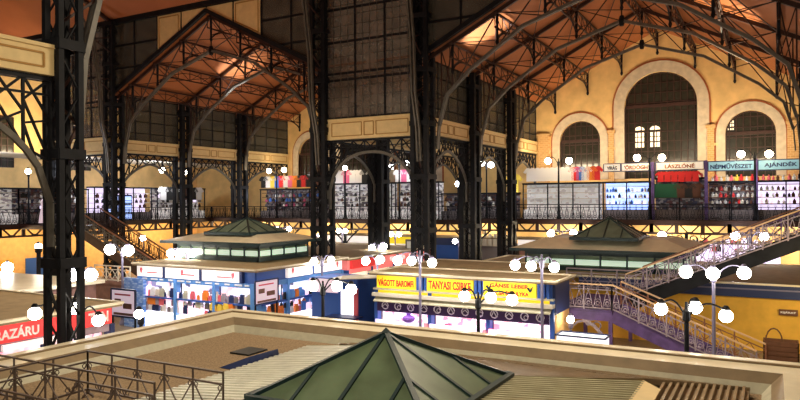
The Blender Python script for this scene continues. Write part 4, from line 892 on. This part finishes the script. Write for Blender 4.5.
# left: doors & orange wall under the side gallery
m = MB(); m.box(-55.8, -55.6, 6, 54, 0, 5.0); w_ = struct(m, 'wall_under_left_gallery', 'orangewall')
for nm, x, y, mt in (('door_1', -55.6, 34.6, 'blue'), ('door_2', -55.6, 31.6, 'yellow2')):
    m = MB(); m.box(x, x + .1, y, y + 1.9, 0, 2.3); d_ = struct(m, nm, mt); m = MB(); m.box(x + .1, x + .16, y + 1.6, y + 1.7, 1.0, 1.2); struct(m, 'door_handle', 'white', d_)
e = empty('low_wall_roof', 'long pale low roof in front of the orange wall at the left edge', 'roof', (-46, 17.5, 0)); m = MB(); m.box(0, 16.5, 0, 5.0, 2.95, 3.1); m.build('roof_slab', 'cap', e); m = MB(); m.box(.3, 16.2, .3, 4.7, 0, 2.95); m.build('body', 'brown', e)

# ================================================================ lantern roofs with glass pyramids
def pyramid(e, cx, cy, h, z0, z1, gm='glass_green', bar=.09, nb=3, cut=.45, split=.5):
    A = Vector((cx, cy, z1)); cs = [Vector((cx + a * h, cy + b * h, z0)) for a, b in ((-1, -1), (1, -1), (1, 1), (-1, 1))]
    for k in range(4):
        p, q = cs[k], cs[(k + 1) % 4]; m = MB(); m.add([A, p, q], [(0, 1, 2)]); n_ = (p - A).cross(q - A).normalized() * -.04; m.add([A + n_, p + n_, q + n_], [(0, 2, 1)]); m.build('glass_face', gm, e)
        m = MB(); m.bar(A, p, bar * 1.25)
        m.build('hip_bar', 'green_bar', e)
        m = MB(); up = (p + q) / 2 - Vector((cx, cy, z0)); m.bar(A, (p + q) / 2, bar * .9)
        m.bar(A.lerp(p, .5), p.lerp(q, .25), bar * .8); m.bar(A.lerp(q, .5), p.lerp(q, .75), bar * .8)
        m.build('glazing_bars', 'green_bar', e)
    m = MB(); m.path([tuple(c) for c in cs + cs[:1]], bar * 1.6, bar * 2.2); m.build('base_frame', 'green_bar', e)
    m = MB(); m.lathe([(bar * 1.2, -.12), (bar * 1.2, .02), (.01, .1)], (cx, cy, z1), 8); m.build('apex_cap', 'green_bar', e)
def lantern(label, x0, x1, y0, y1, zb, ze, zf, pc, ph, pz):
    e = empty('lantern_roof', label, 'roof lantern'); k = 1.0
    m = MB(); a = [(x0, y0, ze), (x1, y0, ze), (x1, y1, ze), (x0, y1, ze)]; i = [(x0 + 1.6, y0 + 1.6, zf), (x1 - 1.6, y0 + 1.6, zf), (x1 - 1.6, y1 - 1.6, zf), (x0 + 1.6, y1 - 1.6, zf)]
    m.add(a + i, [(0, 1, 5, 4), (1, 2, 6, 5), (2, 3, 7, 6), (3, 0, 4, 7), (4, 5, 6, 7)]); m.add([(p[0], p[1], p[2] - .12) for p in a], [(3, 2, 1, 0)])
    for q in range(4): r_, s_ = a[q], a[(q + 1) % 4]; m.add([r_, s_, (s_[0], s_[1], s_[2] - .12), (r_[0], r_[1], r_[2] - .12)], [(0, 3, 2, 1)])
    m.build('roof_slopes', 'cap', e)
    m = MB(); m.path([(x0, y0, ze - .06), (x1, y0, ze - .06), (x1, y1, ze - .06), (x0, y1, ze - .06), (x0, y0, ze - .06)], .1, .16); m.build('gutter', 'green_bar', e)
    q = .7; X0, X1, Y0, Y1_ = x0 + q, x1 - q, y0 + q, y1 - q
    m = MB(); m.box(X0 + .1, X1 - .1, Y0 + .1, Y1_ - .1, zb, ze - .1); m.build('glass_band', 'glass_green', e)
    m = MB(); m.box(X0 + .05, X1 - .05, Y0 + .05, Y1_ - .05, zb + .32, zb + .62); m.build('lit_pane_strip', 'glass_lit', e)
    m = MB(); m.box(X0, X1, Y0, Y0 + .12, zb, zb + .25); m.box(X1 - .12, X1, Y0, Y1_, zb, zb + .25); m.box(X0, X1, Y0, Y0 + .1, ze - .35, ze - .1); m.box(X1 - .1, X1, Y0, Y1_, ze - .35, ze - .1); m.build('curb', 'green_bar', e)
    n = 6
    for j in range(n + 1): x = X0 + (X1 - X0) * j / n; MB().box(x - .05, x + .05, Y0, Y0 + .1, zb, ze - .1).build('mullion', 'green_bar', e)
    for j in range(1, 5): y = Y0 + (Y1_ - Y0) * j / 4; MB().box(X1 - .1, X1, y - .05, y + .05, zb, ze - .1).build('mullion', 'green_bar', e)
    e2 = empty('glass_pyramid', label.replace('lantern roof', 'glass pyramid on the lantern roof').replace('low wide', 'green'), 'skylight'); pyramid(e2, pc[0], pc[1], ph, zf + .05, pz, 'dome', .08, 2)
lantern('low wide lantern roof over the blue stall, left of centre', -32.2, -24.5, 28.4, 34.4, 3.6, 4.7, 5.1, (-27.9, 31.2), 1.75, 6.0)
lantern('low wide lantern roof behind the stair landing, right of centre', -13.0, -3.3, 36.2, 43.5, 3.1, 4.3, 4.85, (-7.9, 38.2), 1.75, 6.0)

# ================================================================ near stall roof in the foreground
RX0, RX1, RY0, RY1 = -15.1, 1.3, 3.0, 16.15
e = empty('near_stall_roof', 'big flat stall roof with pale raised rim filling the foreground', 'roof')
m = MB(); m.box(RX0, RX1, RY0, RY1, 0, 3.1); m.build('body', 'brown', e)
m = MB(); m.box(RX0 + 1.5, RX1 - 1.5, RY0, RY1 - 1.55, 3.1, 3.25); m.build('gravel_surface', 'gravel', e)
def rim(x0, x1, y0, y1, i0, i1, z0, z1):   # U-shaped: left, far, right strips from inset i0 to i1
    m = MB(); m.box(x0 + i0, x0 + i1, y0, y1 - i0, z0, z1); m.box(x0 + i0, x1 - i0, y1 - i1, y1 - i0, z0, z1 + .001); m.box(x1 - i1, x1 - i0, y0, y1 - i0, z0, z1); return m
rim(RX0, RX1, RY0, RY1, 0, 1.15, 3.1, 3.6).build('rim_cap', 'cap', e)
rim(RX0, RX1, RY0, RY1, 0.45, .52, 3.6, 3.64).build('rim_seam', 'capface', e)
m = MB()
def slope_strip(m, i0, z0, i1, z1):
    a0, b0, a1, b1, yy0, yy1 = RX0 + i0, RX0 + i1, RX1 - i0, RX1 - i1, RY1 - i0, RY1 - i1
    m.add([(a0, RY0, z0), (a0, yy0, z0), (b0, yy1, z1), (b0, RY0, z1)], [(0, 3, 2, 1)]); m.add([(a0, yy0, z0), (a1, yy0, z0), (b1, yy1, z1), (b0, yy1, z1)], [(0, 3, 2, 1)][::1]); m.add([(a1, RY0, z0), (a1, yy0, z0), (b1, yy1, z1), (b1, RY0, z1)], [(0, 1, 2, 3)])
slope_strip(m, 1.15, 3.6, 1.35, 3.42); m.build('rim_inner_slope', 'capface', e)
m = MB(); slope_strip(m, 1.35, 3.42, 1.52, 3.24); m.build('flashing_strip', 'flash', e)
m = MB(); m.box(-11.75, -11.15, 12.5, 13.2, 3.25, 3.29); tag(m.build('roof_hatch', 'black'), 'dark square hatch lying on the gravel roof', 'hatch')
# corrugated skirt roofs round the near pyramid
PX, PY_, PH = -6.15, 10.55, 1.75
def corrugated(name, label, A, B, C, D, n, mt, amp=.045):              # ribs run from edge AB to edge DC
    m = MB(); A, B, C, D = map(Vector, (A, B, C, D)); vs = []; N = n * 4
    for i in range(N + 1):
        t = (i + (0, .55, 0, .55)[i % 4] if i < N else i) / N; o = Vector((0, 0, (amp, amp, -amp, -amp)[i % 4])); vs += [A.lerp(B, t) + o, D.lerp(C, t) + o]
    m.add(vs, [(2 * i, 2 * i + 2, 2 * i + 3, 2 * i + 1) for i in range(N)]); m.add([v - Vector((0, 0, .03)) for v in vs], [(2 * i, 2 * i + 1, 2 * i + 3, 2 * i + 2) for i in range(N)])
    tag(m.build(name, mt), label, 'roof sheet')
zi, zo = 3.6, 3.36
corrugated('corrugated_sheet', 'pale grey corrugated roof sheet left of the near glass pyramid', (PX - PH, 3.5, zi), (PX - PH, 13.55, zi), (-10.2, 13.55, zo), (-10.2, 3.5, zo), 56, 'corr')
corrugated('corrugated_sheet', 'brown corrugated roof sheet between the near glass pyramid and the pale rim', (-9.3, 13.6, zi - .1), (-2.1, 13.9, zi - .16), (-.4, 14.5, zo - .02), (-9.3, 14.5, zo - .02), 60, 'corrb')
corrugated('corrugated_sheet_infill', 'brown ridged roof strip along the far foot of the near glass pyramid', (-7.9, PY_ + PH, zi - .04), (PX + PH, PY_ + PH, zi - .04), (-2.15, 13.88, zi - .16), (-7.9, 13.6, zi - .1), 36, 'corrb')
corrugated('corrugated_sheet', 'olive ridged roof sheet at the bottom right of the near glass pyramid', (PX + PH, 3.5, zi), (PX + PH, PY_ + PH, zi), (-2.2, 13.85, zo + .06), (-2.2, 3.5, zo + .06), 66, 'corrg')
corrugated('corrugated_sheet', 'glossy brown corrugated roof sheet at the lower right corner', (-1.9, 14.0, zo + .03), (-.4, 14.4, zo + .03), (-.4, 5, zo), (-1.9, 5, zo), 12, 'corrb')
m = MB(); m.slab([(-2.25, 13.85, zo + .1), (-1.85, 13.3, zo + .1), (-1.85, 5, zo + .1), (-2.25, 5, zo + .1)], .05); tag(m.build('hip_cap', 'cream'), 'yellowish flat capping strip between olive and glossy brown roof sheets', 'capping')
e = empty('glass_pyramid', 'large green glass pyramid skylight in the foreground', 'skylight')
pyramid(e, PX, PY_, PH, 3.62, 4.6, 'glass_green', .075)
m = MB(); m.box(PX - PH, PX + PH, PY_ - PH, PY_ + PH, 3.3, 3.58); m.build('curb', 'green_bar', e)
m = MB(); m.add([(-10.95, 11.3, 3.26), (-10.25, 11.3, 3.26), (-10.25, 12.6, 3.26), (-10.95, 12.6, 3.26), (-10.3, 11.6, 3.52), (-10.25, 12.5, 3.52)], [(0, 1, 4), (1, 2, 5, 4), (2, 3, 5), (0, 4, 5, 3), (0, 3, 2, 1)]); tag(m.build('vent_cowl', 'navy'), 'small dark blue wedge vent at the edge of the grey corrugated sheet', 'vent')

# near iron railings at the bottom left
def roof_rail(label, p, rz, L, h=.85, z0=3.28, sp=.75):
    e = empty('iron_railing', label, 'railing', (p[0], p[1], z0), rz); N = max(2, round(L / sp)); d = L / N
    m = MB(); m.bar((0, 0, h), (L, 0, h), .04, .03); m.build('handrail', 'rail_grey', e); m = MB(); m.bar((0, 0, h - .2), (L, 0, h - .2), .03); m.bar((0, 0, .12), (L, 0, .12), .035); m.build('rails', 'rail_grey', e)
    for i in range(N + 1):
        x = i * d; m = MB(); m.bar((x, 0, 0.12), (x, 0, h), .026); m.path([(x, 0, .14), (x, -.02, .05), (x + .02, -.12, .0), (x, -.14, -.12)], .035); m.build('upright', 'rail_grey', e)
    m = MB()
    for i in range(N):
        x, c = i * d, (i + .5) * d; m.bar((x, 0, h - .22), (c, 0, .14), .018); m.bar((x + d, 0, h - .22), (c, 0, .14), .018)
        m.ring((c - .07, 0, .2), .05, .012, 'y', 7, 3); m.ring((c + .07, 0, .2), .05, .012, 'y', 7, 3)
        m.ring((x + .07, 0, h - .27), .045, .012, 'y', 7, 3); m.ring((x + d - .07, 0, h - .27), .045, .012, 'y', 7, 3)
    m.build('scrollwork', 'rail_grey', e)
roof_rail('far iron railing on the near roof, running right towards the grey corrugated sheet', (-11.6, 8.45), 0, 3.5)
roof_rail('iron railing on the near roof turning the corner towards the lower left', (-11.6, 4.9), math.pi / 2, 3.55)
roof_rail('front iron railing on the near roof crossing the lower left corner', (-14.2, 7.45), 0, 5.6, .85, 3.28, .9)
roof_rail('lowest iron railing at the bottom left edge', (-12.2, 6.6), 0, 3.2, .6, 3.28, .5)
